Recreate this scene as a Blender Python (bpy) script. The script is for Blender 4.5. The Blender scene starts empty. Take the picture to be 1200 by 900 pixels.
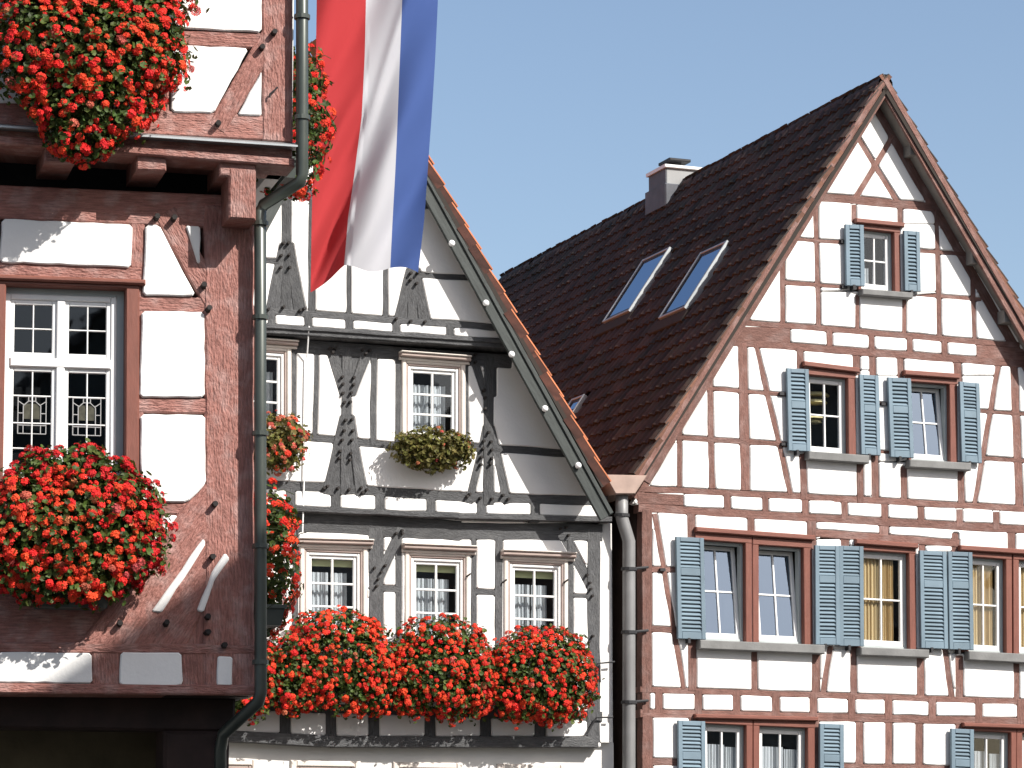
import bpy, bmesh, math, random
import numpy as np
from mathutils import Vector, Matrix

# ------------------------------------------------------------------ camera, sky, sun
sc = bpy.context.scene
COL = sc.collection
R_ = math.radians
F_PX, TILT, CAMZ = 3550.0, R_(9.75), 1.6
cam = bpy.data.cameras.new('camera'); cam_o = bpy.data.objects.new('camera', cam); COL.objects.link(cam_o)
cam.sensor_width = 36; cam.lens = F_PX / 1200 * 36; cam.clip_end = 3000; cam.clip_start = .1
cam_o.location = (0, 0, CAMZ); cam_o.rotation_euler = (R_(90) + TILT, 0, 0)
sc.camera = cam_o

SUN_AZ, SUN_EL = R_(53), R_(38.5)              # degrees to the right of straight behind the camera
SUN = Vector((math.sin(SUN_AZ) * math.cos(SUN_EL), -math.cos(SUN_AZ) * math.cos(SUN_EL), math.sin(SUN_EL)))
w = bpy.data.worlds.new('World'); sc.world = w; w.use_nodes = True
nt = w.node_tree; bg = nt.nodes['Background']
sky = nt.nodes.new('ShaderNodeTexSky'); sky.sky_type = 'NISHITA'; sky.sun_disc = False
sky.sun_elevation = SUN_EL; sky.sun_rotation = math.atan2(SUN.x, SUN.y)
sky.altitude = 300; sky.air_density = 1.0; sky.dust_density = 2.4; sky.ozone_density = 0.5
nt.links.new(sky.outputs[0], bg.inputs[0]); bg.inputs[1].default_value = 0.093
sun = bpy.data.lights.new('sun', 'SUN'); sun.energy = 4.7; sun.angle = R_(.5); sun.color = (1, .955, .89)
sun_o = bpy.data.objects.new('sun', sun); COL.objects.link(sun_o)
sun_o.rotation_euler = SUN.to_track_quat('Z', 'Y').to_euler(); sun_o.location = (20, -20, 40)
sc.view_settings.view_transform = 'Standard'; sc.view_settings.look = 'None'
sc.view_settings.gamma = 1; sc.view_settings.exposure = 0.85; sc.view_settings.use_curve_mapping = False
rng = random.Random(7)

# ------------------------------------------------------------------ materials
def mat(name, col, rough=.8, stretch=6, var=.0, vscale=2.0, bump=0., bscale=30., grain=False, objvar=0., spec=.3, metal=0., bdist=.01, second=None, hue=0.):
    m = bpy.data.materials.new(name); m.use_nodes = True
    n = m.node_tree.nodes; l = m.node_tree.links; b = n['Principled BSDF']
    b.inputs['Roughness'].default_value = rough; b.inputs['Metallic'].default_value = metal
    b.inputs['Specular IOR Level'].default_value = spec
    tc = n.new('ShaderNodeTexCoord'); src = tc.outputs['UV'] if grain else tc.outputs['Object']
    def noise(scale, stretch=None, detail=5):
        t = n.new('ShaderNodeTexNoise'); t.inputs['Scale'].default_value = scale; t.inputs['Detail'].default_value = detail
        if stretch:
            mp = n.new('ShaderNodeMapping'); mp.inputs['Scale'].default_value = stretch; l.new(src, mp.inputs[0]); l.new(mp.outputs[0], t.inputs['Vector'])
        else: l.new(src, t.inputs['Vector'])
        return t
    rgb = n.new('ShaderNodeRGB'); rgb.outputs[0].default_value = (*col, 1); cur = rgb.outputs[0]
    if second:
        t = noise(vscale * .8); cr = n.new('ShaderNodeMapRange'); cr.inputs[1].default_value = .48; cr.inputs[2].default_value = .66
        l.new(t.outputs[0], cr.inputs[0]); mx = n.new('ShaderNodeMixRGB'); mx.inputs[2].default_value = (*second, 1)
        l.new(cr.outputs[0], mx.inputs[0]); l.new(cur, mx.inputs[1]); cur = mx.outputs[0]
    if var or objvar or hue:
        h = n.new('ShaderNodeHueSaturation'); l.new(cur, h.inputs['Color']); val = None
        if var:
            t = noise(vscale, (1, 9, 1) if grain else None); mr = n.new('ShaderNodeMapRange')
            mr.inputs[1].default_value = .3; mr.inputs[2].default_value = .7; mr.inputs[3].default_value = 1 - var; mr.inputs[4].default_value = 1 + var
            l.new(t.outputs[0], mr.inputs[0]); val = mr.outputs[0]
        if objvar or hue:
            oi = n.new('ShaderNodeObjectInfo')
        if objvar:
            mr = n.new('ShaderNodeMapRange'); mr.inputs[3].default_value = 1 - objvar; mr.inputs[4].default_value = 1 + objvar
            l.new(oi.outputs['Random'], mr.inputs[0])
            if val:
                mu = n.new('ShaderNodeMath'); mu.operation = 'MULTIPLY'; l.new(val, mu.inputs[0]); l.new(mr.outputs[0], mu.inputs[1]); val = mu.outputs[0]
            else: val = mr.outputs[0]
        if hue:
            mr = n.new('ShaderNodeMapRange'); mr.inputs[3].default_value = .5 - hue; mr.inputs[4].default_value = .5 + hue
            fr = n.new('ShaderNodeMath'); fr.operation = 'MULTIPLY'; fr.inputs[1].default_value = 7.3
            fc = n.new('ShaderNodeMath'); fc.operation = 'FRACT'
            l.new(oi.outputs['Random'], fr.inputs[0]); l.new(fr.outputs[0], fc.inputs[0]); l.new(fc.outputs[0], mr.inputs[0]); l.new(mr.outputs[0], h.inputs['Hue'])
        if val: l.new(val, h.inputs['Value'])
        cur = h.outputs[0]
    l.new(cur, b.inputs['Base Color'])
    if bump:
        bp = n.new('ShaderNodeBump'); bp.inputs['Strength'].default_value = bump; bp.inputs['Distance'].default_value = bdist
        t = noise(bscale, (1, stretch, 1) if grain else None, 6)
        hsock = t.outputs[0]
        if grain:      # adze marks and checks on hewn timber
            t2 = noise(bscale * .35, (1, 1.6, 1), 3); ad = n.new('ShaderNodeMath'); ad.operation = 'ADD'
            l.new(t.outputs[0], ad.inputs[0]); l.new(t2.outputs[0], ad.inputs[1]); hsock = ad.outputs[0]
        l.new(hsock, bp.inputs['Height']); l.new(bp.outputs[0], b.inputs['Normal'])
    return m

def leafy(name, col, trans=.35, hue=.0, val=0., rough=.55, noise=True):
    m = bpy.data.materials.new(name); m.use_nodes = True
    n = m.node_tree.nodes; l = m.node_tree.links; b = n['Principled BSDF']; out = n['Material Output']
    h = n.new('ShaderNodeHueSaturation'); h.inputs['Color'].default_value = (*col, 1)
    if noise:
        g = n.new('ShaderNodeNewGeometry'); src = g.outputs['Random Per Island']
    else:
        g = n.new('ShaderNodeObjectInfo'); src = g.outputs['Random']
    a = n.new('ShaderNodeMapRange'); a.inputs[3].default_value = .5 - hue; a.inputs[4].default_value = .5 + hue
    c = n.new('ShaderNodeMapRange'); c.inputs[3].default_value = 1 - val; c.inputs[4].default_value = 1 + val
    f = n.new('ShaderNodeMath'); f.operation = 'MULTIPLY'; f.inputs[1].default_value = 5.7; f2 = n.new('ShaderNodeMath'); f2.operation = 'FRACT'
    l.new(src, a.inputs[0]); l.new(src, f.inputs[0]); l.new(f.outputs[0], f2.inputs[0]); l.new(f2.outputs[0], c.inputs[0])
    l.new(a.outputs[0], h.inputs['Hue']); l.new(c.outputs[0], h.inputs['Value'])
    l.new(h.outputs[0], b.inputs['Base Color']); b.inputs['Roughness'].default_value = rough; b.inputs['Specular IOR Level'].default_value = .25
    t = n.new('ShaderNodeBsdfTranslucent'); l.new(h.outputs[0], t.inputs[0])
    mx = n.new('ShaderNodeMixShader'); mx.inputs[0].default_value = trans
    l.new(b.outputs[0], mx.inputs[1]); l.new(t.outputs[0], mx.inputs[2]); l.new(mx.outputs[0], out.inputs[0])
    return m

def glass(name, refl, tint=(.9, .95, 1), dark=.0, mirror=(.95, .97, 1)):
    """thin pane: what is behind it shows through, coated glass also mirrors the sky"""
    m = bpy.data.materials.new(name); m.use_nodes = True
    n = m.node_tree.nodes; l = m.node_tree.links; n.remove(n['Principled BSDF']); out = n['Material Output']
    tr = n.new('ShaderNodeBsdfTransparent'); tr.inputs[0].default_value = (*[c * (1 - dark) for c in tint], 1)
    gl = n.new('ShaderNodeBsdfGlossy'); gl.inputs['Roughness'].default_value = .02; gl.inputs['Color'].default_value = (*mirror, 1)
    lw = n.new('ShaderNodeLayerWeight'); lw.inputs[0].default_value = .5
    pw = n.new('ShaderNodeMath'); pw.operation = 'POWER'; pw.inputs[1].default_value = 5; l.new(lw.outputs['Facing'], pw.inputs[0])
    mr = n.new('ShaderNodeMapRange'); mr.inputs[3].default_value = refl + .02; mr.inputs[4].default_value = 1
    l.new(pw.outputs[0], mr.inputs[0])
    tcn = n.new('ShaderNodeTexCoord'); nz = n.new('ShaderNodeTexNoise'); nz.inputs['Scale'].default_value = 2.5
    bp = n.new('ShaderNodeBump'); bp.inputs['Strength'].default_value = .06; bp.inputs['Distance'].default_value = .02
    l.new(tcn.outputs['Object'], nz.inputs['Vector']); l.new(nz.outputs[0], bp.inputs['Height']); l.new(bp.outputs[0], gl.inputs['Normal'])
    mx = n.new('ShaderNodeMixShader'); l.new(mr.outputs[0], mx.inputs[0]); l.new(tr.outputs[0], mx.inputs[1]); l.new(gl.outputs[0], mx.inputs[2])
    l.new(mx.outputs[0], out.inputs[0])
    return m

MT = dict(
    plaster=mat('white_lime_plaster', (.66, .65, .635), .9, var=.06, vscale=1.3, bump=.4, bscale=26, bdist=.008, objvar=.04),
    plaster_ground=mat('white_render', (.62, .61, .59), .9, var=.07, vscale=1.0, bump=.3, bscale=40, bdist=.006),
    wood_red=mat('red_brown_painted_timber', (.155, .078, .063), .75, var=.28, vscale=6, bump=.9, bscale=22, grain=True, objvar=.14, bdist=.014, second=(.19, .115, .10)),
    wood_red_big=mat('red_brown_hewn_timber', (.245, .108, .088), .62, var=.3, vscale=7, bump=1.0, bscale=20, grain=True, objvar=.06, bdist=.022, stretch=3.2, second=(.30, .175, .155)),
    paint_red=mat('smooth_red_brown_paint', (.155, .056, .040), .5, var=.14, vscale=4, bump=.2, bscale=20, grain=True),
    wood_grey=mat('dark_grey_timber', (.068, .069, .072), .75, var=.25, vscale=6, bump=1.0, bscale=20, grain=True, objvar=.18, bdist=.018, second=(.085, .086, .088)),
    board_grey=mat('grey_green_bargeboard', (.034, .040, .038), .6, var=.3, vscale=4, bump=.3, bscale=16, grain=True),
    peg=mat('dark_peg', (.02, .017, .016), .8, bump=.3),
    white=mat('white_gloss_paint', (.66, .66, .65), .4, var=.03, vscale=5),
    frame_grey=mat('pale_grey_frame', (.33, .36, .36), .5, var=.06, vscale=4),
    casing=mat('cream_window_casing', (.56, .51, .465), .5, var=.08, vscale=5),
    casing_pink=mat('pinkish_casing_moulding', (.30, .235, .21), .5, var=.1, vscale=5),
    shutter=mat('blue_grey_shutter_paint', (.13, .182, .222), .55, var=.12, vscale=3, objvar=.13),
    sill=mat('grey_stone_sill', (.155, .155, .152), .8, var=.2, vscale=4, bump=.3, bscale=40),
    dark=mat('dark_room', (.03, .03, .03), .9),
    iron=mat('black_iron', (.02, .02, .022), .6),
    tile_dark=mat('old_dark_clay_tile', (.040, .024, .019), .7, var=.35, vscale=5, objvar=.5, hue=.02, bump=.6, bscale=30, second=(.020, .019, .015)),
    tile_stuff=mat('old_dark_clay_tiles', (.040, .024, .019), .7, var=.5, vscale=2.6, bump=.6, bscale=30, second=(.020, .019, .015)),
    tile_orange=mat('orange_clay_tile', (.44, .15, .07), .75, var=.25, vscale=6, objvar=.2, bump=.4, bscale=30),
    tile_flap=mat('dark_verge_flap', (.050, .017, .011), .8, var=.35, vscale=8, objvar=.3, bump=.4, bscale=30), tile_flap_dark=mat('old_verge_tile', (.12, .055, .036), .8, var=.35, vscale=8, objvar=.4), soffit=mat('weathered_soffit_board', (.19, .175, .16), .8, var=.2, vscale=4),  # first entry: verge flap darker than the orange tile top
    shade_wood=mat('shade_toned_wood', (.022, .012, .010), .8, var=.3, vscale=4, bump=.5, bscale=18),  # near-black tone puts the shade of recesses into the wood
    deck=mat('roof_deck', (.03, .024, .02), .9),
    zinc=mat('zinc_sheet', (.30, .32, .33), .45, var=.12, vscale=3, metal=.5),
    pipe=mat('grey_green_downpipe', (.048, .056, .048), .36, var=.2, vscale=4, metal=.25, spec=.5),
    pipe_grey=mat('grey_downpipe', (.17, .17, .17), .5, var=.15, vscale=3, metal=.2),
    copper=mat('pinkish_sheet_gutter_box', (.29, .21, .175), .5, var=.2, vscale=5),
    chim=mat('grey_sheet_chimney', (.24, .245, .245), .5, var=.1, vscale=3),
    chim_dark=mat('dark_chimney_sheet', (.08, .085, .10), .6, var=.2, vscale=5),  # tone holds the shade of the unlit chimney face; flashing shares it
    stone=mat('ochre_sandstone', (.10, .085, .055), .9, var=.3, vscale=2, bump=.5, bscale=12),
    ground=mat('dark_grey_cobble_paving', (.065, .062, .058), .9, var=.3, vscale=5, bump=.6, bscale=8),
    curtain_w=leafy('white_net_curtain', (.72, .72, .70), .45),
    curtain_y=leafy('ochre_curtain', (.70, .51, .26), .4),
    blind=mat('yellow_green_blind', (.50, .50, .25), .7),
    lamp=mat('cream_lamp_shade', (.75, .62, .30), .6),
    planter=mat('dark_green_planter', (.05, .06, .055), .6),
    pot=mat('grey_planter', (.10, .10, .11), .6),
    head_red=leafy('scarlet_petals', (.68, .042, .020), .18, hue=.007, val=.28, rough=.75, noise=False),
    head_pink=leafy('salmon_petals', (.50, .12, .075), .25, hue=.02, val=.25, rough=.7, noise=False),
    leaf=leafy('geranium_leaves', (.048, .074, .014), .28, hue=.03, val=.55),
    leaf_olive=leafy('olive_leaves', (.115, .105, .028), .3, hue=.03, val=.5),
    flag_r=leafy('red_flag_cloth', (.40, .036, .040), .3, rough=.9),
    flag_w=leafy('white_flag_cloth', (.50, .50, .53), .3, rough=.9),
    flag_b=leafy('blue_flag_cloth', (.056, .10, .28), .3, rough=.9),
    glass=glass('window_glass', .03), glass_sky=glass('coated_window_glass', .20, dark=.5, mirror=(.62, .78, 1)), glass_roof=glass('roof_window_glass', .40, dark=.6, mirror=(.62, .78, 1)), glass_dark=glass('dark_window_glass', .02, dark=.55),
    lead=mat('lead_came', (.30, .30, .30), .5), stained=mat('stained_glass', (.05, .048, .034), .3, var=.4, vscale=20),
    cord=mat('white_cord', (.75, .75, .75), .6), insul=mat('white_insulator', (.8, .8, .8), .3),
)

# ------------------------------------------------------------------ geometry helpers
UPV = Vector((0, -math.sin(TILT), math.cos(TILT))); FWD = Vector((0, math.cos(TILT), math.sin(TILT))); CAMP = Vector((0, 0, CAMZ))
def ray(px, py): return FWD + Vector((1, 0, 0)) * ((px - 600) / F_PX) + UPV * ((450 - py) / F_PX)
def at_depth(px, py, Y):
    d = ray(px, py); return CAMP + d * (Y / d.y)

class Facade:
    """a vertical wall plane: s along it, z up, n outwards"""
    def __init__(self, p0, a, ref=None):
        self.a = a; self.es = Vector((math.cos(a), math.sin(a), 0)); self.n = Vector((math.sin(a), -math.cos(a), 0))
        self.p0 = p0; self.ref = ref or Vector((p0.x, p0.y, 0))
        self.base = self.ref + self.n * ((p0 - self.ref).dot(self.n))
    def shift(self, d): return Facade(self.p0 + self.n * d, self.a, self.ref)
    def hit(self, px, py):
        d = ray(px, py); return CAMP + d * ((self.p0 - CAMP).dot(self.n) / d.dot(self.n))
    def sz(self, px, py):
        h = self.hit(px, py); return ((h - self.ref).dot(self.es), h.z)
    def w(self, s, z, n=0.): return self.base + self.es * s + self.n * n + Vector((0, 0, z))
    def ppm(self, px, py): return F_PX / (self.hit(px, py) - CAMP).dot(FWD)

def area2(p): return sum(p[i][0] * p[(i + 1) % len(p)][1] - p[(i + 1) % len(p)][0] * p[i][1] for i in range(len(p)))
def inset(poly, d):
    out = []; k = len(poly)
    for i in range(k):
        a = np.array(poly[i - 1]); b = np.array(poly[i]); c = np.array(poly[(i + 1) % k])
        e1 = b - a; e2 = c - b; e1 = e1 / (np.linalg.norm(e1) + 1e-9); e2 = e2 / (np.linalg.norm(e2) + 1e-9)
        n1 = np.array([-e1[1], e1[0]]); n2 = np.array([-e2[1], e2[0]]); m = n1 + n2; q = m.dot(m)
        out.append(tuple(b + m * (d * 2 / max(q, .8))))
    return out

class MB:
    def __init__(self): self.v = []; self.f = []; self.uv = []; self.mi = []; self.sm = False
    def prism(self, fn, poly, n0, n1, bev=0., ang=0., back=False, uo=None):
        """polygon extruded from n0 to n1 in the frame fn(s, z, n); the front edge chamfered by bev"""
        poly = [tuple(p) for p in poly]
        if area2(poly) < 0: poly = poly[::-1]
        k = len(poly); ca, sa = math.cos(ang), math.sin(ang); uo = uo or (0, 0)
        rings = [(poly, n0), (poly, n1 - bev)]
        if bev: rings.append((inset(poly, bev), n1))
        b0 = len(self.v)
        for ri, (pl, n) in enumerate(rings):
            for (s, z) in pl:
                self.v.append(fn(s, z, n)); u = s * ca + z * sa; v = -s * sa + z * ca
                self.uv.append((u + uo[0], v + uo[1] + (n1 - n) * 1.0))
        for r in range(len(rings) - 1):
            for i in range(k):
                j = (i + 1) % k; self.f.append((b0 + r * k + i, b0 + r * k + j, b0 + (r + 1) * k + j, b0 + (r + 1) * k + i))
        self.f.append(tuple(b0 + (len(rings) - 1) * k + i for i in range(k)))
        if back: self.f.append(tuple(b0 + i for i in reversed(range(k))))
        return self
    def rect(self, fn, s0, z0, s1, z1, n0, n1, bev=0., back=False):
        horiz = abs(s1 - s0) > abs(z1 - z0)
        return self.prism(fn, [(s0, z0), (s1, z0), (s1, z1), (s0, z1)], n0, n1, bev, 0 if horiz else math.pi / 2, back, (rng.random() * 9, rng.random() * 9))
    def ring(self, fn, s0, z0, s1, z1, t, n0, n1, bev=0., tb=None):
        tb = t if tb is None else tb
        self.rect(fn, s0, z0, s0 + t, z1, n0, n1, bev); self.rect(fn, s1 - t, z0, s1, z1, n0, n1, bev)
        self.rect(fn, s0 + t, z1 - t, s1 - t, z1, n0, n1 - .002, bev); self.rect(fn, s0 + t, z0, s1 - t, z0 + tb, n0, n1 - .002, bev)
        return self
    def tube(self, pts, r, seg=10, cap=True):
        pts = [Vector(p) for p in pts]; b0 = len(self.v); k = len(pts)
        rr = r if isinstance(r, (list, tuple)) else [r] * k
        prev = None
        for i, p in enumerate(pts):
            d = (pts[min(i + 1, k - 1)] - pts[max(i - 1, 0)]).normalized()
            x = d.cross(Vector((0, 0, 1))) if prev is None else prev - d * prev.dot(d)
            if x.length < 1e-4: x = d.cross(Vector((1, 0, 0)))
            x.normalize(); prev = x; y = d.cross(x)
            for j in range(seg):
                t = 2 * math.pi * j / seg; self.v.append(p + (x * math.cos(t) + y * math.sin(t)) * rr[i]); self.uv.append((i, j / seg))
        for i in range(k - 1):
            for j in range(seg):
                q = (j + 1) % seg; self.f.append((b0 + i * seg + j, b0 + i * seg + q, b0 + (i + 1) * seg + q, b0 + (i + 1) * seg + j))
        if cap:
            self.f.append(tuple(b0 + j for j in reversed(range(seg)))); self.f.append(tuple(b0 + (k - 1) * seg + j for j in range(seg)))
        return self
    def hexa(self, pts):
        """eight corners: bottom four, then top four"""
        b = len(self.v); self.v += [Vector(p) for p in pts]; self.uv += [(p[0], p[2]) for p in pts]
        for f in ((0, 3, 2, 1), (4, 5, 6, 7), (0, 1, 5, 4), (1, 2, 6, 5), (2, 3, 7, 6), (3, 0, 4, 7)): self.f.append(tuple(b + i for i in f))
        return self
    def grid(self, fn, nu, nv):
        b = len(self.v)
        for j in range(nv + 1):
            for i in range(nu + 1): self.v.append(fn(i / nu, j / nv)); self.uv.append((i / nu, j / nv))
        for j in range(nv):
            for i in range(nu):
                a = b + j * (nu + 1) + i; self.f.append((a, a + 1, a + nu + 2, a + nu + 1))
        return self
    def mesh(self, name, mats, origin=Vector((0, 0, 0)), smooth=False):
        me = bpy.data.meshes.new(name); me.from_pydata([tuple(Vector(v) - origin) for v in self.v], [], self.f)
        ul = me.uv_layers.new(name='uv'); vi = np.empty(len(me.loops), dtype=np.int32); me.loops.foreach_get('vertex_index', vi)
        ul.data.foreach_set('uv', np.array([(u[0], u[1]) for u in self.uv], dtype=np.float32)[vi].ravel())
        for m in (mats if isinstance(mats, (list, tuple)) else [mats]): me.materials.append(m)
        if self.mi: me.polygons.foreach_set('material_index', np.array(self.mi, dtype=np.int32))
        if smooth or self.sm: me.polygons.foreach_set('use_smooth', np.ones(len(me.polygons), dtype=bool))
        me.update(); return me

def link(name, data, parent=None, kind=None):
    o = bpy.data.objects.new(name, data); COL.objects.link(o)
    if parent is not None: o.parent = parent
    if kind: o['kind'] = kind
    return o
def tag(o, label, cat, group=None, kind=None):
    o['label'] = label; o['category'] = cat
    if group: o['group'] = group
    if kind: o['kind'] = kind
    return o

class Thing:
    def __init__(self, name, loc, label, cat, group=None):
        self.o = tag(link(name, None), label, cat, group); self.o.location = loc; self.org = Vector(loc); self.k = 0
        self.tim = {}; self.blk = {}
    def part(self, name, mb, m, parent=None, smooth=False, kind=None):
        return link(name, mb.mesh(name, m, self.org, smooth), parent or self.o, kind)
    # ---- timber framing, traced on the wall plane
    def off(self):
        self.k += 1; return (self.k % 37) * .0003
    def quad(self, F, name, pts, m, n0=-.14, n1=0., bev=.006, ang=None, raster=True, parent=None):
        sz = [F.sz(*p) for p in pts]
        if ang is None:
            L = [(math.hypot(sz[(i + 1) % len(sz)][0] - sz[i][0], sz[(i + 1) % len(sz)][1] - sz[i][1]), i) for i in range(len(sz))]
            i = max(L)[1]; j = (i + 1) % len(sz); ang = math.atan2(sz[j][1] - sz[i][1], sz[j][0] - sz[i][0])
        mb = MB().prism(F.w, sz, n0, n1 + self.off(), bev, ang, uo=(rng.random() * 20, rng.random() * 20))
        if raster: self.tim.setdefault(id(F), []).append(pts)
        return self.part(name, mb, m, parent)
    def bar(self, F, name, x0, y0, x1, y1, w, m, w1=None, jit=.45, **kw):
        w1 = w if w1 is None else w1; dx, dy = x1 - x0, y1 - y0; L = math.hypot(dx, dy); nx, ny = -dy / L, dx / L
        k = max(1, int(L / 22)); A = []; B = []
        for i in range(k + 1):
            t = i / k; ww = (w + (w1 - w) * t) / 2; j = lambda: rng.uniform(-jit, jit)
            A.append((x0 + dx * t + nx * (ww + j()), y0 + dy * t + ny * (ww + j()))); B.append((x0 + dx * t - nx * (ww + j()), y0 + dy * t - ny * (ww + j())))
        a = F.sz(x0, y0); b = F.sz(x1, y1)
        return self.quad(F, name, A + B[::-1], m, ang=math.atan2(b[1] - a[1], b[0] - a[0]), **kw)
    def block(self, F, pts): self.blk.setdefault(id(F), []).append(pts)
    def peg(self, F, px, py, r, ln, n=0.01, parent=None):
        s, z = F.sz(px, py); d = F.n + F.es * rng.uniform(-.12, .12) + Vector((0, 0, rng.uniform(-.1, .25)))
        mb = MB().tube([F.w(s, z, n - .03), F.w(s, z, n) + d * ln], [r, r * .85], 6); self.part('peg', mb, MT['peg'], parent)
    # ---- plaster infill: every field between the timbers becomes a panel of its own
    def panels(self, F, outer, m, sc_=2, n1=.017, bev=.012, rnd=1.6, jit=.22, name='plaster_panel', minpx=5):
        xs = [p[0] for p in outer]; ys = [p[1] for p in outer]; x0, y0 = math.floor(min(xs)) - 2, math.floor(min(ys)) - 2
        W = int((max(xs) - x0 + 3) * sc_); H = int((max(ys) - y0 + 3) * sc_)
        def fill(poly):
            P = [((x - x0) * sc_ - .5, (y - y0) * sc_ - .5) for x, y in poly]
            a0 = max(0, int(min(p[0] for p in P))); a1 = min(W, int(max(p[0] for p in P)) + 2)
            b0 = max(0, int(min(p[1] for p in P))); b1 = min(H, int(max(p[1] for p in P)) + 2)
            if a1 <= a0 or b1 <= b0: return None
            X, Y = np.meshgrid(np.arange(a0, a1), np.arange(b0, b1)); ins = np.zeros(X.shape, bool)
            for i in range(len(P)):
                (ax, ay), (bx, by) = P[i - 1], P[i]
                if ay == by: continue
                ins ^= ((ay > Y) != (by > Y)) & (X < (bx - ax) * (Y - ay) / (by - ay) + ax)
            return (slice(b0, b1), slice(a0, a1)), ins
        g = np.zeros((H, W), bool); sl, ins = fill(outer); g[sl] |= ins
        for p in self.tim.get(id(F), []) + self.blk.get(id(F), []):
            r = fill(p)
            if r: g[r[0]] &= ~r[1]
        def erode(m, k):
            for _ in range(k):
                q = m.copy(); q[1:] &= m[:-1]; q[:-1] &= m[1:]; m = q; q = m.copy(); q[:, 1:] &= m[:, :-1]; q[:, :-1] &= m[:, 1:]; m = q
            return m
        full = g; g = ~erode(~erode(g, 2), 2) & full; rest = full & ~g; npan = 0
        for g, bev, n1, rnd, minpx in ((g, bev, n1, rnd, minpx), (rest, 0., n1 - .012, 0., 1.2)):
            npan += self._fields(F, g, x0, y0, W, H, sc_, m, n1, bev, rnd, jit if bev else 0., name, minpx, False)
        print(self.o.name, 'panels', npan)
    def _fields(self, F, g, x0, y0, W, H, sc_, m, n1, bev, rnd, jit, name, minpx, cut_on):
        again = np.zeros((H, W), bool)
        lab = np.zeros((H, W), np.int32); par = [0]; cuts = {}
        for p in (self.blk.get(id(F), []) if cut_on else []):          # plaster is worked in separate fields above, beside and below an opening
            for ya in (sum(sorted(q[1] for q in p)[:2]) / 2, sum(sorted(q[1] for q in p)[2:]) / 2):
                r = int((ya - y0) * sc_); cuts.setdefault(r, []).append(((min(q[0] for q in p) - 45 - x0) * sc_, (max(q[0] for q in p) + 45 - x0) * sc_))
        def find(a):
            while par[a] != a: par[a] = par[par[a]]; a = par[a]
            return a
        prev = []
        for r in range(H):
            d = np.diff(np.concatenate(([0], g[r].astype(np.int8), [0]))); st = np.nonzero(d == 1)[0]; en = np.nonzero(d == -1)[0]; cur = []
            for a, b in zip(st, en):
                l = 0
                for (pa, pb, pl) in prev:
                    if pa < b and pb > a and not any(c0 < max(a, pa) and c1 > min(b, pb) for c0, c1 in cuts.get(r, ())):
                        pl = find(pl)
                        if not l: l = pl
                        elif l != pl: par[max(l, pl)] = min(l, pl); l = min(l, pl)
                if not l: par.append(len(par)); l = len(par) - 1
                lab[r, a:b] = l; cur.append((a, b, l))
            prev = cur
        root = np.array([find(i) for i in range(len(par))]); lab = root[lab]
        ids, cnt = np.unique(lab, return_counts=True); done = 0
        for i, c in zip(ids, cnt):
            if i == 0 or c < minpx * sc_ * sc_: continue
            rr, cc = np.nonzero(lab == i); r0, c0 = rr.min() - 1, cc.min() - 1
            m_ = np.zeros((rr.max() - r0 + 2, cc.max() - c0 + 2), bool); m_[rr - r0, cc - c0] = True
            E = {}
            def add(mask, s, e):
                a, b = np.nonzero(mask)
                for y, x in zip(a, b): E.setdefault((x + s[0], y + s[1]), []).append((x + e[0], y + e[1]))
            up = np.zeros_like(m_); up[1:] = m_[:-1]; dn = np.zeros_like(m_); dn[:-1] = m_[1:]
            lf = np.zeros_like(m_); lf[:, 1:] = m_[:, :-1]; rt = np.zeros_like(m_); rt[:, :-1] = m_[:, 1:]
            add(m_ & ~up, (0, 0), (1, 0)); add(m_ & ~rt, (1, 0), (1, 1)); add(m_ & ~dn, (1, 1), (0, 1)); add(m_ & ~lf, (0, 1), (0, 0))
            best = None; holes = 0
            while E:
                s = next(iter(E)); loop = [s]; p = s
                while True:
                    q = E[p].pop()
                    if not E[p]: del E[p]
                    if q == s: break
                    loop.append(q); p = q
                ar = abs(area2(loop))
                if best is None or ar > best[0]:
                    if best and best[0] > 40: holes += 1
                    best = (ar, loop)
                elif ar > 40: holes += 1
            hull = []; q_ = sorted(best[1])
            for half in (q_, q_[::-1]):
                h_ = []
                for p in half:
                    while len(h_) > 1 and (h_[-1][0] - h_[-2][0]) * (p[1] - h_[-2][1]) - (h_[-1][1] - h_[-2][1]) * (p[0] - h_[-2][0]) <= 0: h_.pop()
                    h_.append(p)
                hull += h_[:-1]
            if best[0] < .8 * abs(area2(hull)) and bev: holes += 1
            if not bev and (holes or c < .45 * abs(area2(hull)) / 2): continue
            if holes and not cut_on: again |= (lab == i); continue
            lp = best[1]; lp = [((lp[k - 1][0] + lp[k][0]) / 2, (lp[k - 1][1] + lp[k][1]) / 2) for k in range(len(lp))]
            P = np.array(lp, float)
            def dp(a, b):
                if b - a < 2: return [a]
                A, B = P[a], P[b % len(P)]; d = B - A; L = np.hypot(*d) + 1e-9; q = P[a + 1:b]
                dist = np.abs(d[0] * (q[:, 1] - A[1]) - d[1] * (q[:, 0] - A[0])) / L; k = int(dist.argmax())
                if dist[k] < 1.0: return [a]
                return dp(a, a + 1 + k) + dp(a + 1 + k, b)
            far = int(np.hypot(*(P - P[0]).T).argmax()); idx = dp(0, far) + dp(far, len(P))
            if len(idx) < 3: continue
            px = [(x0 + (c0 + P[k][0]) / sc_, y0 + (r0 + P[k][1]) / sc_) for k in idx]
            go_on = bool(bev)
            while go_on and len(px) > 3:          # drop needle-thin spikes
                go_on = False
                for k in range(len(px)):
                    a, b, c_ = (np.array(px[(k + q) % len(px)]) for q in (-1, 0, 1)); e1, e2 = a - b, c_ - b
                    if e1.dot(e2) > .965 * np.hypot(*e1) * np.hypot(*e2): px.pop(k); go_on = True; break
            out = []
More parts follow.
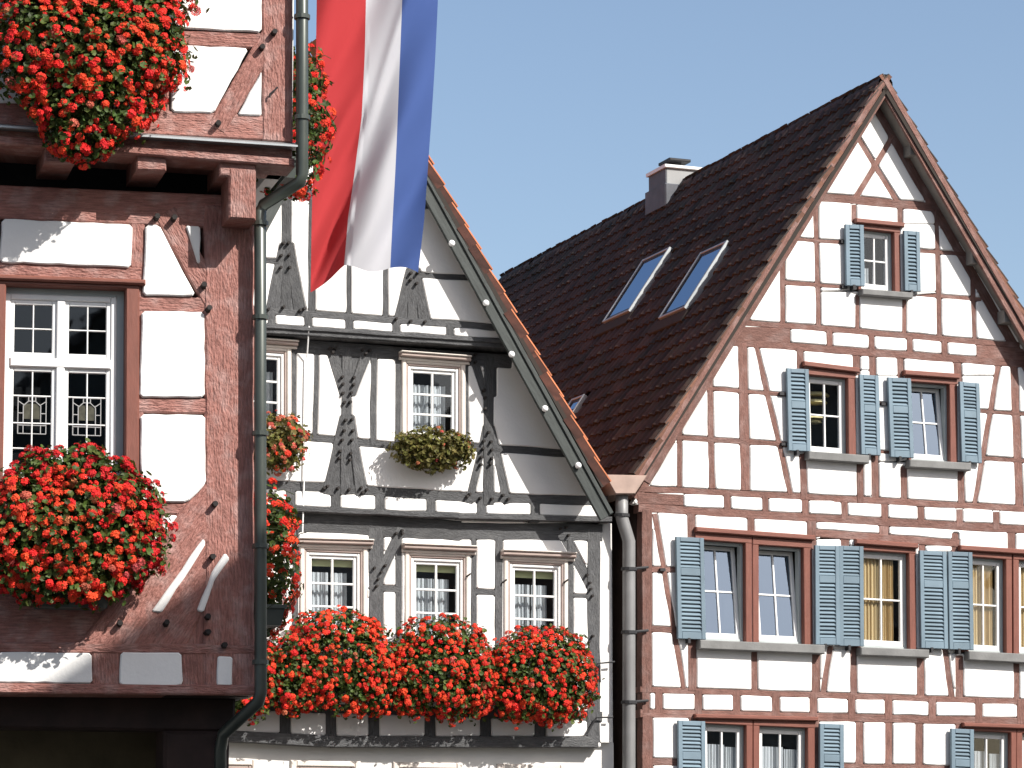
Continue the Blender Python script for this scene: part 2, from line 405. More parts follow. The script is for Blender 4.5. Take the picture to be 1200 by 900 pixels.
            for k in range(len(px)):           # round the corners and let the trowelled edge wander a little
                a, b = np.array(px[k]), np.array(px[(k + 1) % len(px)]); d = b - a; L = np.hypot(*d)
                if not rnd: out.append(a); continue
                cut = min(rnd, .3 * L); u = d / (L + 1e-9); nn = np.array([-u[1], u[0]])
                out.append(a + u * cut)
                ns = int(L / 16)
                for q in range(1, ns): out.append(a + d * q / ns + nn * rng.uniform(-jit, jit) * 1.6)
                out.append(b - u * cut)
            sz = [F.sz(*p) for p in out]
            self.part(name, MB().prism(F.w, sz, -.12, n1 + rng.uniform(-.003, .003), bev), m); done += 1
        if again.any(): done += self._fields(F, again, x0, y0, W, H, sc_, m, n1, bev, rnd, jit, name, minpx, True)
        return done

# ------------------------------------------------------------------ windows, shutters, tiles, flowers
def expand(q, l, t, r, b):
    (TL, TR, BR, BL) = q
    return [(TL[0] - l, TL[1] - t), (TR[0] + r, TR[1] - t), (BR[0] + r, BR[1] + b), (BL[0] - l, BL[1] + b)]

def wframe(F, quad, tilt=0.):
    """frame of reference of an opening: metres from its lower left corner, n out of the wall"""
    TL, TR, BR, BL = [Vector((*F.sz(*p), 0)) for p in quad]
    W = ((TR - TL).length + (BR - BL).length) / 2; H = ((TL - BL).length + (TR - BR).length) / 2
    def fn(x, y, n, tl=0.):
        u, v = x / W, y / H; p = BL * (1 - u) * (1 - v) + BR * u * (1 - v) + TR * u * v + TL * (1 - u) * v
        return F.w(p.x, p.y, n - tl * v)
    return fn, W, H

def curtain(T, fn, W, H, x0, x1, y0, y1, m, parent, n=-.145, waves=6, amp=.014):
    ph = rng.random() * 6
    def g(u, v):
        x = x0 + (x1 - x0) * u
        return fn(x, y0 + (y1 - y0) * v, n + amp * math.sin(u * waves * 6.28 + ph) + amp * .5 * math.sin(u * waves * 2.3 * 6.28 + ph * 2) * (1 - .4 * v))
    T.part('curtain', MB().grid(g, 40, 3), m, parent, smooth=True)

def sash(T, fn0, W, H, x0, y0, x1, y1, parent, cols=2, rows=2, rowpos=None, t=.05, bar=.022, tilt=0., g='glass', n=-.07, frame=None):
    fn = (lambda x, y, k: fn0(x, y, k, tilt)); frame = frame or MT['white']
    s = T.part('sash', MB().ring(fn, x0, y0, x1, y1, t, n - .045, n, .006, tb=t * 1.35), frame, parent)
    a0, b0, a1, b1 = x0 + t, y0 + t * 1.35, x1 - t, y1 - t
    rp = rowpos or [i / rows for i in range(1, rows)]
    ys = [b0] + [b0 + (b1 - b0) * r for r in rp] + [b1]
    xs = [a0 + (a1 - a0) * i / cols for i in range(cols + 1)]
    for x in xs[1:-1]: T.part('glazing_bar', MB().rect(fn, x - bar / 2, b0, x + bar / 2, b1, n - .04, n - .006, .004), frame, parent)
    for y in ys[1:-1]: T.part('glazing_bar', MB().rect(fn, a0, y - bar / 2, a1, y + bar / 2, n - .04, n - .008, .004), frame, parent)
    for i in range(cols):
        for j in range(len(ys) - 1):
            T.part('pane', MB().rect(fn, xs[i], ys[j], xs[i + 1], ys[j + 1], n - .03, n - .026), MT[g] if isinstance(g, str) else g, parent)
    return fn, (a0, b0, a1, b1)

def red_window(T, F, quad, kind='dark', tilt=0., hood=None, casing=(5, 6, 5, 1), label=None):
    """white casement with four panes in a red-brown frame"""
    fn, W, H = wframe(F, quad); T.block(F, expand(quad, *casing))
    win = T.part('window', MB().ring(fn, 0, 0, W, H, .035, -.15, -.055, .006), MT['frame_grey'])
    ppm = F.ppm(*quad[0]); cl, ct, cr, cb = [c / ppm for c in casing]
    mb = MB(); mb.rect(fn, -cl - .01, -cb, .004, H + .004, -.16, .022, .008); mb.rect(fn, W - .004, -cb, W + cr + .01, H + .004, -.16, .0235, .008)
    mb.rect(fn, -cl - .01, H - .002, W + cr + .01, H + ct + .01, -.16, .026, .008); T.part('casing', mb, MT['paint_red'], win)
    sash(T, fn, W, H, .033, .03, W - .033, H - .033, win, tilt=tilt, g={'sky': 'glass_sky', 'dark': 'glass'}.get(kind, 'glass'))
    if kind == 'yellow':
        curtain(T, fn, W, H, .05, W * .52, .0, H - .05, MT['curtain_y'], win); curtain(T, fn, W, H, W * .56, W * .80, 0, H - .05, MT['curtain_y'], win)
    if kind == 'lace':
        curtain(T, fn, W, H, .04, W * .60, .0, H * .80, MT['curtain_w'], win, waves=8); curtain(T, fn, W, H, W * .62, W - .05, 0, H * .78, MT['curtain_w'], win)
    if kind == 'lamp':
        c = fn(W * .55, H * .72, -.42)
        for dz, r in ((.0, .17), (.09, .20), (-.20, .16), (-.25, .10)):
            T.part('lamp_shade', MB().tube([c + Vector((0, 0, dz)), c + Vector((0, 0, dz + .035))], [r, r * .85], 14), MT['lamp'], win)
    if kind == 'half': curtain(T, fn, W, H, .05, W * .40, .05, H * .40, MT['curtain_w'], win, waves=3)
    if label: win['label'] = label
    return win

def hood(T, F, x0, y0, x1, y1, th, m, n1=.075):
    """narrow projecting moulding over a window"""
    T.quad(F, 'window_hood', [(x0, y0 - th * .5), (x1, y1 - th * .5), (x1, y1 + th * .5), (x0, y0 + th * .5)], m, -.02, n1, .012, raster=False)
def sill(T, F, x0, y0, x1, y1, th, m=None, n1=.13):
    T.quad(F, 'window_sill', [(x0, y0 - th * .5), (x1, y1 - th * .5), (x1, y1 + th * .5), (x0, y0 + th * .5)], m or MT['sill'], -.1, n1, .01, raster=False)

def shutter(T, F, quad, mid=.62, n=.05):
    """louvred shutter folded back against the wall"""
    TL, TR, BR, BL = [Vector(F.sz(*p)) for p in quad]
    W = ((TR - TL).length + (BR - BL).length) / 2; H = ((TL - BL).length + (TR - BR).length) / 2
    ex = ((TR - TL) + (BR - BL)) / (2 * W); ey = ((TL - BL) + (TR - BR)) / (2 * H); lean = rng.uniform(-.004, .03)
    def fn(x, y, k): p = BL + ex * x + ey * y; return F.w(p.x, p.y, k + lean * x / W)
    t = .055; mb = MB().ring(fn, 0, 0, W, H, t, n, n + .042, .005, tb=.085)
    mb.rect(fn, t, .08, W - t, H - t, n + .001, n + .008)
    splits = [(.085, H - t)]
    if mid: mb.rect(fn, t, H * mid - .045, W - t, H * mid + .045, n, n + .039, .005); splits = [(.085, H * mid - .045), (H * mid + .045, H - t)]
    sh = T.part('shutter', mb, MT['shutter'])
    T.part('shutter_catch', MB().rect(fn, W * .35, -.05, W * .35 + .03, .012, .0, n + .05), MT['iron'], sh)
    me = None; y_first = None
    for (a, b) in splits:
        k = max(3, round((b - a) / .047)); st = (b - a) / k
        for i in range(k):
            y = a + st * i
            if me is None:
                sb = MB(); h = .036; y_first = y
                p = [fn(t, y + .004, n + .036), fn(W - t, y + .004, n + .036), fn(W - t, y + .011, n + .038), fn(t, y + .011, n + .038)]
                q = [fn(t, y + h, n + .009), fn(W - t, y + h, n + .009), fn(W - t, y + h + .006, n + .013), fn(t, y + h + .006, n + .013)]
                b0 = p + q
                sb.v = b0; sb.uv = [(0, 0)] * 8; sb.f = [(0, 1, 2, 3), (3, 2, 6, 7), (1, 0, 4, 5), (0, 3, 7, 4), (2, 1, 5, 6)]
                me = sb.mesh('slat', MT['shutter'], T.org)
            o = link('slat', me, sh); d = F.es * (ey.x * (y - y_first)) + Vector((0, 0, ey.y * (y - y_first))); o.location = d
    return sh

def tile_mesh(name, m, wd, ln, flap=0., side=1, m2=None, th=.018, prof=.036):
    """one pantile: x along the course, y up the slope, z off the roof; the lower end has a lip, a verge tile a downturned flap"""
    mb = MB(); k = 6; xs = [wd * i / k for i in range(k + 1)]
    zf = lambda x: prof * (.5 - .5 * math.cos(x / wd * 2 * math.pi)) if x < wd * .72 else prof * (.5 - .5 * math.cos(.72 * 2 * math.pi)) * (1 - (x / wd - .72) / .28)
    for (y, dz) in ((0, th + .016), (ln, .004)):
        for x in xs: mb.v.append(Vector((x, y, zf(x) + dz)))
    for x in xs: mb.v.append(Vector((x, 0, zf(x) + .012 - th * .3)))
    K = k + 1
    for i in range(k): mb.f += [(i, i + 1, K + i + 1, K + i), (2 * K + i, 2 * K + i + 1, i + 1, i)]
    if flap:
        b = len(mb.v); x = 0 if side < 0 else wd; i0 = 0 if side < 0 else k
        mb.v += [Vector((x, 0, -flap + .03)), Vector((x, ln, -flap))]
        nf = len(mb.f); mb.f.append((i0, b, b + 1, K + i0))
        x2 = x + (.012 if side < 0 else -.012); mb.v += [Vector((x2, 0, -flap + .03)), Vector((x2, 0, zf(x) + .02))]; mb.f.append((i0, b, b + 2, b + 3))
        mb.mi = [0] * nf + [1] * (len(mb.f) - nf); e = len(mb.v); z0, z1 = zf(x) + th + .016, zf(x) + .004
        mb.v += [Vector((x - .004, 0, z0 - .004)), Vector((x - .004, ln, z1 - .004)), Vector((x - .004, ln, z1 + .012)), Vector((x - .004, 0, z0 + .012)), Vector((x + .03, ln, z1 + .012)), Vector((x + .03, 0, z0 + .012)), Vector((x + .03, 0, z0 - .004))]
        mb.f += [(e, e + 1, e + 2, e + 3), (e + 3, e + 2, e + 4, e + 5), (e, e + 3, e + 5, e + 6)]; mb.mi += [0, 0, 0]
    mb.uv = [(v.x, v.y) for v in mb.v]
    return mb.mesh(name, [m, m2 or m] if flap else m)

def tile_roof(T, roof, org, ex, ey, length, height, wd, gauge, m_one, m_stuff, n_cols_single, verge_side=-1, skip=None, verge_mat=None, flap=.08, flap_mat=None):
    """tiles laid in courses from org: ex along the eave away from the verge, ey up the slope"""
    ez = ex.cross(ey)
    if ez.z < 0: ez = -ez
    M3 = Matrix((ex, ey, ez)).transposed(); det = M3.determinant()
    cols = int(length / wd); rows = int(height / gauge) + 1; ln = gauge * 1.25
    plain = tile_mesh('roof_tile', m_one, wd * 1.04, ln); verge = tile_mesh('verge_tile', verge_mat or m_one, wd * 1.04, ln, flap, -1, m2=flap_mat)
    V = []; Fc = []; pv = [Vector(v.co) for v in plain.vertices]; pf = [tuple(p.vertices) for p in plain.polygons]
    for r in range(rows):
        for c in range(cols):
            x, y = c * wd, r * gauge + rng.uniform(-.008, .008)
            if skip and skip(x + wd / 2, y + gauge / 2): continue
            p = org + ex * x + ey * y + ez * rng.uniform(-.004, .006); yaw = rng.uniform(-.024, .024); pit = rng.uniform(-.015, .035)
            rot = M3 @ (Matrix.Rotation(yaw, 3, 'Z') @ Matrix.Rotation(-pit, 3, 'X'))
            if c < n_cols_single:
                o = link('verge_tile' if c == 0 else 'roof_tile', verge if c == 0 else plain, roof); o.matrix_local = Matrix.Translation(p - T.org) @ rot.to_4x4()
            else:
                b = len(V); V += [tuple(p - T.org + rot @ q) for q in pv]; Fc += [tuple(b + i for i in f) for f in pf]
    if V:
        me = bpy.data.meshes.new('roof_tiles'); me.from_pydata(V, [], Fc); me.materials.append(m_stuff); link('roof_tiles', me, roof, 'stuff')

def ridge_tiles(T, roof, a, b, r, ln, m):
    d = b - a; k = int(d.length / ln); u = d.normalized(); side = u.cross(Vector((0, 0, 1))).normalized(); mb = MB()
    for (y, rr) in ((-.03, r * 1.06), (ln, r)):
        for i in range(9):
            t = math.pi * (i / 8) * 1.1 - .05 * math.pi; mb.v.append(Vector((math.cos(t) * rr, y, math.sin(t) * rr)))
    mb.f = [(i, i + 1, 10 + i, 9 + i) for i in range(8)]; mb.uv = [(v.x, v.y) for v in mb.v]; me = mb.mesh('ridge_tile', m)
    for i in range(k):
        o = link('ridge_tile', me, roof)
        rot = Matrix((side, u, Vector((0, 0, 1)))).transposed() @ Matrix.Rotation(rng.uniform(-.02, .02), 3, 'Z')
        o.matrix_local = Matrix.Translation(a + u * (ln * i) + Vector((0, 0, rng.uniform(-.01, .012))) - T.org) @ rot.to_4x4()

# flower heads: domes of small five-petalled florets
def head_mesh(name, m, seed, n=13):
    r = random.Random(seed); mb = MB()
    for i in range(n):
        ph = i * 2.39996 + r.uniform(-.3, .3); ct = 1 - 1.05 * (i + .5) / n; st = math.sqrt(max(0, 1 - ct * ct))
        d = Vector((st * math.cos(ph), st * math.sin(ph), ct * .85 + .05)); c = d * r.uniform(.62, .82); nn = (d + Vector((r.uniform(-.3, .3), r.uniform(-.3, .3), r.uniform(0, .3)))).normalized()
        x = nn.orthogonal().normalized(); y = nn.cross(x); rr = r.uniform(.38, .52); t0 = r.random() * 6
        for k in range(5):
            t = t0 + k * 1.2566; b = len(mb.v); e = lambda a, q, h: c + (x * math.cos(a) + y * math.sin(a)) * (rr * q) + nn * h
            mb.v += [c.copy(), e(t - .5, .75, .06), e(t, 1.05, .10), e(t + .5, .75, .06)]; mb.f.append((b, b + 1, b + 2, b + 3))
    mb.uv = [(0, 0)] * len(mb.v); return mb.mesh(name, m)
HEADS = {k: [head_mesh('flower_head', MT['head_' + k], 11 + i, 12 + i % 3) for i in range(5)] for k in ('red', 'pink')}

def bush(name, label, cat, F, ells, n_heads, n_leaves, head_r, seed, planter=None, leaf='leaf', leaf_r=.027, colours=(('red', .95), ('pink', .05)), group=None, zmin=None, face=-.35, T=None, nmin=.03):
    r = random.Random(seed); E = []
    for (px, py, rx, ry, nc, rn) in ells:
        G = F.shift(nc); s, z = G.sz(px, py); k = 1 / G.ppm(px, py); E.append((s, z, nc, rx * k / math.cos(F.a), ry * k, rn))
    z0 = min(e[1] - e[4] for e in E); base = F.w(sum(e[0] for e in E) / len(E), z0, sum(e[2] for e in E) / len(E))
    T = T or Thing(name, base, label, cat, group)
    wts = [e[3] * e[4] for e in E]
    def inside(p, skip, f):
        return any(i != skip and ((p[0] - e[0]) / e[3]) ** 2 + ((p[1] - e[1]) / e[4]) ** 2 + ((p[2] - e[2]) / e[5]) ** 2 < f for i, e in enumerate(E))
    def sample(lo, hi, fmin):
        while True:
            i = r.choices(range(len(E)), wts)[0]; e = E[i]; d = Vector((r.gauss(0, 1), r.gauss(0, 1), r.gauss(0, 1))).normalized()
            if d.z < fmin: continue
            lump = 1 + .10 * math.sin(d.x * 7 + i) * math.sin(d.y * 6 + 2 * i) + .05 * math.sin(d.x * 15 + d.y * 13)
            k = r.uniform(lo, hi) * lump; p = (e[0] + d.x * e[3] * k, e[1] + d.y * e[4] * k, e[2] + d.z * e[5] * k)
            if lo > .9 and inside(p, i, .8): continue
            if p[2] < nmin: continue
            nn = Vector((d.x / e[3], d.y / e[4], d.z / e[5])).normalized()
            return p, F.es * nn.x + Vector((0, 0, nn.y)) + F.n * nn.z
    # foliage
    mb = MB()
    for _ in range(n_leaves):
        p, nn = sample(.5, 1.04, face) if r.random() > .10 else sample(1.0, 1.20, face); c = F.w(*p)
        nn = (nn * .8 + Vector((r.gauss(0, .5), r.gauss(0, .5), r.gauss(.35, .5)))).normalized(); x = nn.orthogonal().normalized(); y = nn.cross(x); t0 = r.random() * 6; R = leaf_r * r.uniform(.55, 1.25); b = len(mb.v)
        mb.v.append(c); kk = 6
        for q in range(kk):
            t = t0 + q * 5.6 / (kk - 1); mb.v.append(c + (x * math.cos(t) + y * math.sin(t)) * R * (1 + .12 * (q % 2)) + nn * R * .28)
        mb.f += [(b, b + 1 + q, b + 2 + q) for q in range(kk - 1)]
    mb.uv = [(0, 0)] * len(mb.v); T.part('foliage', mb, MT[leaf], kind='stuff')
    # stems
    sb = MB()
    for _ in range(26):
        p, nn = sample(.95, 1.05, 0); e = E[0]; a = F.w(p[0] * .6 + base_s(E) * .4, p[1] * .75 + min(x[1] for x in E) * .25, max(.05, p[2] * .5)); sb.tube([a, (a + F.w(*p)) / 2 + Vector((0, 0, .02)), F.w(*p)], .0035, 4, False)
    T.part('stems', sb, MT[leaf], kind='stuff')
    # flower heads
    pts = []; tries = 0
    while len(pts) < n_heads and tries < n_heads * 40:
        tries += 1; p, nn = sample(.95, 1.10, face + .05) if r.random() > .06 else sample(1.08, 1.2, face + .05); c = F.w(*p)
        if any((c - q).length < head_r * 1.0 for q, _ in pts): continue
        pts.append((c, nn))
    pts.sort(key=lambda q: (q[0] - CAMP).length); V = []; Fc = []; Mi = []
    for k, (c, nn) in enumerate(pts):
        col = r.choices([k_ for k_, _ in colours], [v for _, v in colours])[0]; me = r.choice(HEADS[col])
        ax = (nn + Vector((0, 0, .35)) + Vector((r.gauss(0, .2), r.gauss(0, .2), r.gauss(0, .2)))).normalized(); sc = head_r * r.choice((.5, .65, .8, .9, 1., 1.1, 1.2))
        M4 = Matrix.Translation(c - T.org) @ (ax.to_track_quat('Z', 'Y').to_matrix() @ Matrix.Rotation(r.random() * 6, 3, 'Z')).to_4x4() @ Matrix.Diagonal((sc, sc, sc * r.uniform(.7, 1), 1))
        if k < 300: o = link('flower_head', me, T.o); o.matrix_local = M4
        else:
            b0 = len(V); V += [tuple(M4 @ v.co) for v in me.vertices]; Fc += [tuple(b0 + i for i in p.vertices) for p in me.polygons]
    if V:
        me = bpy.data.meshes.new('flower_heads'); me.from_pydata(V, [], Fc); me.materials.append(MT['head_' + colours[0][0]]); link('flower_heads', me, T.o, 'stuff')
    if planter:
        (ax, ay, bx, by, n0, n1, m) = planter; G = F.shift((n0 + n1) / 2); a = G.sz(ax, ay); b = G.sz(bx, by)
        mb = MB(); zb, zt = min(a[1], b[1]), max(a[1], b[1]); s0, s1 = a[0], b[0]; tp = .03
        mb.hexa([F.w(s0 + tp, zb, n0), F.w(s1 - tp, zb, n0), F.w(s1 - tp, zb, n1 - tp), F.w(s0 + tp, zb, n1 - tp), F.w(s0, zt, n0), F.w(s1, zt, n0), F.w(s1, zt, n1), F.w(s0, zt, n1)])
        mb.hexa([F.w(s0 - .012, zt - .03, n0), F.w(s1 + .012, zt - .03, n0), F.w(s1 + .012, zt - .03, n1 + .012), F.w(s0 - .012, zt - .03, n1 + .012), F.w(s0 - .012, zt, n0), F.w(s1 + .012, zt, n0), F.w(s1 + .012, zt, n1 + .012), F.w(s0 - .012, zt, n1 + .012)])
        T.part('planter', mb, MT[m])
    return T
def base_s(E): return sum(e[0] for e in E) / len(E)

def pipe_rings(T, pts, r, m, parent):
    for p, d in pts: T.part('pipe_bracket', MB().tube([p - d * .018, p + d * .018], r * 1.22, 12), m, parent)

# ------------------------------------------------------------------ the setting
FR = Facade(at_depth(751, 600, 36.1), R_(21.5)); FRB = FR.shift(.24)
FM1 = Facade(at_depth(728, 700, 36.0), R_(20.5)); FM2 = FM1.shift(.10); FMG = FM1.shift(.30); FMB = FMG.shift(.26); FM0 = FM1.shift(-.12)
FL = Facade(at_depth(297, 500, 25.0), R_(15)); FLU = FL.shift(.37)
g = MB().hexa([(-900, -400, -.3), (900, -400, -.3), (900, 1500, -.3), (-900, 1500, -.3), (-900, -400, 0), (900, -400, 0), (900, 1500, 0), (-900, 1500, 0)])
go = link('ground', g.mesh('ground', MT['ground']), None, 'structure'); go['label'] = 'grey paved town square'

def body(T, F, poly_px, n0, n1, m, name='inner_wall', base=True):
    sz = [F.sz(*p) for p in poly_px]
    if base: sz = [(s, max(0.0, z)) for s, z in sz]
    T.part(name, MB().prism(F.w, sz, n1, n0, back=True), m)
def sidewall(T, F, s, z1, n0, n1, m, th=.12, z0=0.):
    T.part('side_wall', MB().hexa([F.w(s, z0, n1), F.w(s + th, z0, n1), F.w(s + th, z0, n0), F.w(s, z0, n0), F.w(s, z1, n1), F.w(s + th, z1, n1), F.w(s + th, z1, n0), F.w(s, z1, n0)]), m)
def slab(T, name, pts, th, m, parent=None):
    """four corners of a sheet, thickened downwards along its normal"""
    p = [Vector(q) for q in pts]; nn = (p[1] - p[0]).cross(p[3] - p[0]).normalized()
    if nn.z < 0: nn = -nn
    return T.part(name, MB().hexa([q - nn * th for q in p] + p), m, parent)

# ------------------------------------------------------------------ right house: red-brown framing, blue-grey shutters
def right_house():
    F = FR; T = Thing('timbered_house', F.w(F.sz(751, 900)[0], 0), 'white gabled house with red-brown timbers, blue-grey shutters and dark tiled roof', 'house')
    W = MT['wood_red']
    H = lambda *a, **k: T.bar(F, 'beam', *a, W, **k)
    P = lambda *a, **k: T.bar(F, 'post', *a, W, **k)
    B = lambda *a, **k: T.bar(F, 'brace', *a, W, **k)
    # gable peak
    B(1022, 118, 1302, 602, 11); B(1016, 128, 744, 584, 13)
    H(948, 229.5, 1118, 245, 10)
    B(1003, 158, 1051, 236, 6.5); B(1047, 158, 1002, 233, 6.5)
    P(955.5, 232, 959.5, 388, 6); P(917, 290, 917, 384, 6.5)
    H(925, 279.5, 990, 284.5, 4.5); H(915, 331, 990, 336.5, 5)
    P(1000.5, 240, 1000.5, 262, 6); P(1054.5, 242, 1054.5, 266, 6)
    H(1068, 293, 1135, 298.5, 5); H(1066, 344.5, 1150, 351, 4.5)
    P(1097, 245, 1101, 398, 6); P(1139.5, 325, 1142, 402, 5.5)
    P(1004.5, 345, 1004.5, 391, 5); P(1059.5, 348, 1059.5, 396, 5)
    # floor band under the peak
    H(858, 377, 1010, 389, 7); H(1006, 388.5, 1195, 405, 7)
    T.quad(F, 'beam_end', [(852, 382), (926, 385), (926, 403), (842, 399)], W); T.quad(F, 'beam_end', [(1144, 404), (1210, 410), (1222, 424), (1144, 419)], W)
    H(845, 400, 1225, 428.5, 9)
    for x, y in ((971.5, 394), (1021, 398), (1065.5, 402), (1106.5, 406)): P(x, y - 8, x + .5, y + 12, 7)
    # second storey
    P(870, 402, 873.5, 575, 11); B(885.5, 403, 926.5, 580, 6); P(831, 432, 834.5, 573, 7); P(795.6, 490, 796, 571, 6)
    H(826, 455, 870, 458.3, 4.5); H(872, 459, 925, 463, 4.5); H(792, 512.5, 925, 521, 6)
    P(937, 408, 937.5, 436, 8); P(940, 532, 942, 586, 8); P(1007.5, 540, 1008, 590, 8); P(1003.5, 414, 1003.7, 440, 9)
    P(1021.7, 407, 1026, 590, 8.5); P(1054.5, 416, 1055.5, 444, 8); P(1121.5, 423, 1123, 450, 9)
    P(1059, 546, 1059.5, 592, 8); P(1125.6, 548, 1127, 596, 8); B(1170, 427, 1141, 596, 6); P(1188, 428, 1195, 599, 9.5)
    H(1022, 472.5, 1058, 474.5, 4); H(1024, 529, 1060, 531, 4); H(1140, 481, 1300, 492, 4.5); H(1145, 536.5, 1300, 547, 5)
    P(1236, 490, 1240, 602, 8); P(1270, 545, 1272, 604, 8)
    # floor band
    H(747, 572.5, 980, 584, 7.5); H(976, 584, 1312, 602.5, 7.5)
    T.quad(F, 'beam_end', [(747, 577), (801, 580), (801, 593), (747, 590)], W)
    H(748, 595, 960, 607.5, 9.5); H(955, 607, 1312, 627, 9.5)
    for x, y in ((852, 584), (896.6, 587), (943, 590), (989.6, 595), (1036, 598), (1079, 601), (1124, 604), (1167, 607), (1212, 610), (1258, 613)): P(x, y - 7, x + .4, y + 14, 7.8)
    # first storey
    P(758, 597, 758, 812, 12); B(767, 602, 801, 808, 6); H(763, 667, 812, 668.5, 7); H(763, 737, 812, 739, 7)
    P(809.5, 602, 811.5, 810, 10); P(880, 606, 880, 626, 8); P(951, 611, 951, 644, 10.5)
    H(955, 624.5, 1124, 637, 9); P(990, 630, 990, 645, 10); P(1036, 616, 1036, 628, 11); P(1080, 636, 1080, 648, 8); P(1119, 624, 1119.5, 650, 9)
    P(884, 763, 884, 815, 7); P(956, 764, 956, 816, 10); B(973, 757, 964, 814, 7); P(999.5, 758, 1000.5, 816, 8); P(1078, 768, 1079, 820, 9)
    B(1107, 760, 1115.5, 821, 7); P(1124, 768, 1124, 822, 9); P(1191, 774, 1191, 826, 7); P(1185, 624, 1185, 648, 9); P(1252, 626, 1252, 828, 10); P(1306, 600, 1306, 1016, 13)
    H(1252, 720, 1306, 723, 6)
    # floor band
    H(750, 808, 980, 815, 7); H(975, 815, 1312, 826, 7)
    H(750, 836, 980, 840.5, 9.5); H(975, 840.5, 1312, 849, 9.5)
    for x, y in ((757, 822), (772, 822), (818, 823.5), (863, 825), (909, 826), (953, 827.5), (998, 829), (1041, 830), (1092, 831.5), (1147, 833), (1196, 834.5), (1245, 836)): P(x, y - 15, x, y + 14, 9)
    # lowest framed storey
    P(758.5, 838, 758.5, 1016, 12.5); H(764, 892.5, 815, 894, 9); P(812, 840, 812, 1016, 10); P(881, 960, 881, 1016, 8); P(955, 842, 956, 1016, 10); P(1007, 843, 1007, 1018, 9); P(1041.5, 844, 1041.5, 1018, 8.5); P(1077, 845, 1077, 1018, 9)
    P(1124, 846, 1124, 1018, 9); H(955, 897, 1124, 900, 6); P(1252, 848, 1252, 1018, 10); H(750, 1010, 1312, 1014, 14)
    # windows
    red_window(T, F, [(1008, 268), (1047, 272.5), (1048, 343), (1008.5, 339)], 'half', casing=(4, 7, 7, 1))
    red_window(T, F, [(945, 439), (993, 443.5), (994, 534), (947, 530.5)], 'lamp', casing=(4, 7, 9, 1))
    red_window(T, F, [(1064.5, 447), (1112, 450.5), (1113, 542), (1067, 539)], 'sky', tilt=.12, casing=(4, 8, 9, 1))
    red_window(T, F, [(820, 632.5), (873, 636.5), (873.5, 752), (822, 750)], 'sky', tilt=.15, casing=(6, 8, 7, 1))
    red_window(T, F, [(888, 638.5), (941, 642), (942, 755), (888.5, 752.5)], 'sky', tilt=.15, casing=(7, 8, 10, 1))
    red_window(T, F, [(1007, 644.5), (1064.5, 648.5), (1065.5, 761), (1007.5, 758)], 'yellow', casing=(6, 7, 8, 1))
    red_window(T, F, [(1133, 652), (1178, 655.5), (1178.5, 766), (1134, 763.5)], 'yellow', casing=(9, 7, 7, 1))
    red_window(T, F, [(1193, 656), (1243, 659), (1243.5, 769), (1193.5, 766.5)], 'yellow', casing=(7, 7, 8, 1))
    red_window(T, F, [(824, 847.5), (874, 850), (874, 966), (825, 964)], 'lace', casing=(7, 7, 7, 1))
    red_window(T, F, [(889, 850.5), (946, 853), (946, 968), (889, 966)], 'lace', casing=(7, 7, 9, 1))
    red_window(T, F, [(1135.5, 856), (1184, 858.5), (1184, 972), (1136, 970)], 'lace', casing=(7, 7, 6, 1))
    red_window(T, F, [(1197, 859), (1243, 861.5), (1243, 974), (1197, 972)], 'lace', casing=(7, 7, 9, 1))
    PR = MT['paint_red']
    for a in ((1000, 259.5, 1057, 265, 5.5), (939, 427, 1004.5, 435, 6), (1057, 437.5, 1121.5, 442, 6), (813, 621, 952, 631, 6), (1000, 635, 1073, 640.5, 6), (1122, 642.5, 1255, 651, 6), (812, 839.5, 956, 843, 5), (1126, 849.5, 1255, 854, 5)): hood(T, F, *a, PR)
    for a in ((1005, 344, 1064, 348.5, 7), (942, 535, 1013, 540, 9.5), (1060, 544.5, 1132, 548.5, 9), (815, 756, 961, 762, 10.5), (1003, 764, 1083, 767, 9.5), (1129, 769, 1262, 776, 10.5), (815, 970, 961, 975, 10), (1129, 976, 1262, 981, 10)): sill(T, F, *a)
    # shutters
    for q, mid in (([(987, 264.5), (1007, 266), (1008.5, 337.5), (988, 336)], None), ([(1055, 272), (1074, 273), (1075, 343.5), (1056.5, 342)], None),
                   ([(917.5, 432.5), (944, 434), (945.5, 530), (920.5, 529)], .56), ([(1003.6, 440), (1026, 441.5), (1028.8, 535), (1005.6, 533.5)], .58),
                   ([(1036.5, 443.5), (1063, 445), (1066.5, 538), (1040, 536.5)], .60), ([(1121, 448.5), (1143.6, 450.5), (1147, 544), (1123, 542)], .60),
                   ([(788, 630), (821, 631.5), (823, 750.5), (791, 749)], .66), ([(951.5, 640), (978.5, 641), (979.5, 757), (952, 756)], .66),
                   ([(979.5, 640.5), (1007, 641.5), (1007.8, 758.5), (980, 757.5)], .66), ([(1073.5, 646), (1104, 647.5), (1106, 761.5), (1075.5, 760)], .66),
                   ([(1107, 647), (1134, 648.5), (1136, 762.5), (1108.5, 761.5)], .66), ([(1246, 655), (1276, 656.5), (1277, 772), (1247, 770)], .66),
                   ([(791, 845), (822, 846), (823, 966), (792, 965)], .66), ([(956.5, 848.5), (984, 849.5), (984, 968), (957, 967)], .66),
                   ([(1110, 854), (1136, 855.5), (1136, 973), (1111, 972)], .66)): shutter(T, F, q, mid)
    # thin pipe stub beside a window, wall hooks
    for (x, y) in ((772, 668), (912, 462), (914, 521), (984, 284), (985, 337), (1031, 474)): T.part('hook', MB().rect(F.w, *[v for p in (F.sz(x, y + 1.5), F.sz(x + 6, y - 1.5)) for v in p], 0, .05), MT['iron'])
    T.panels(F, [(1030, 112), (1314, 604), (1312, 1018), (752, 1012), (752, 592), (741, 590)], MT['plaster'])
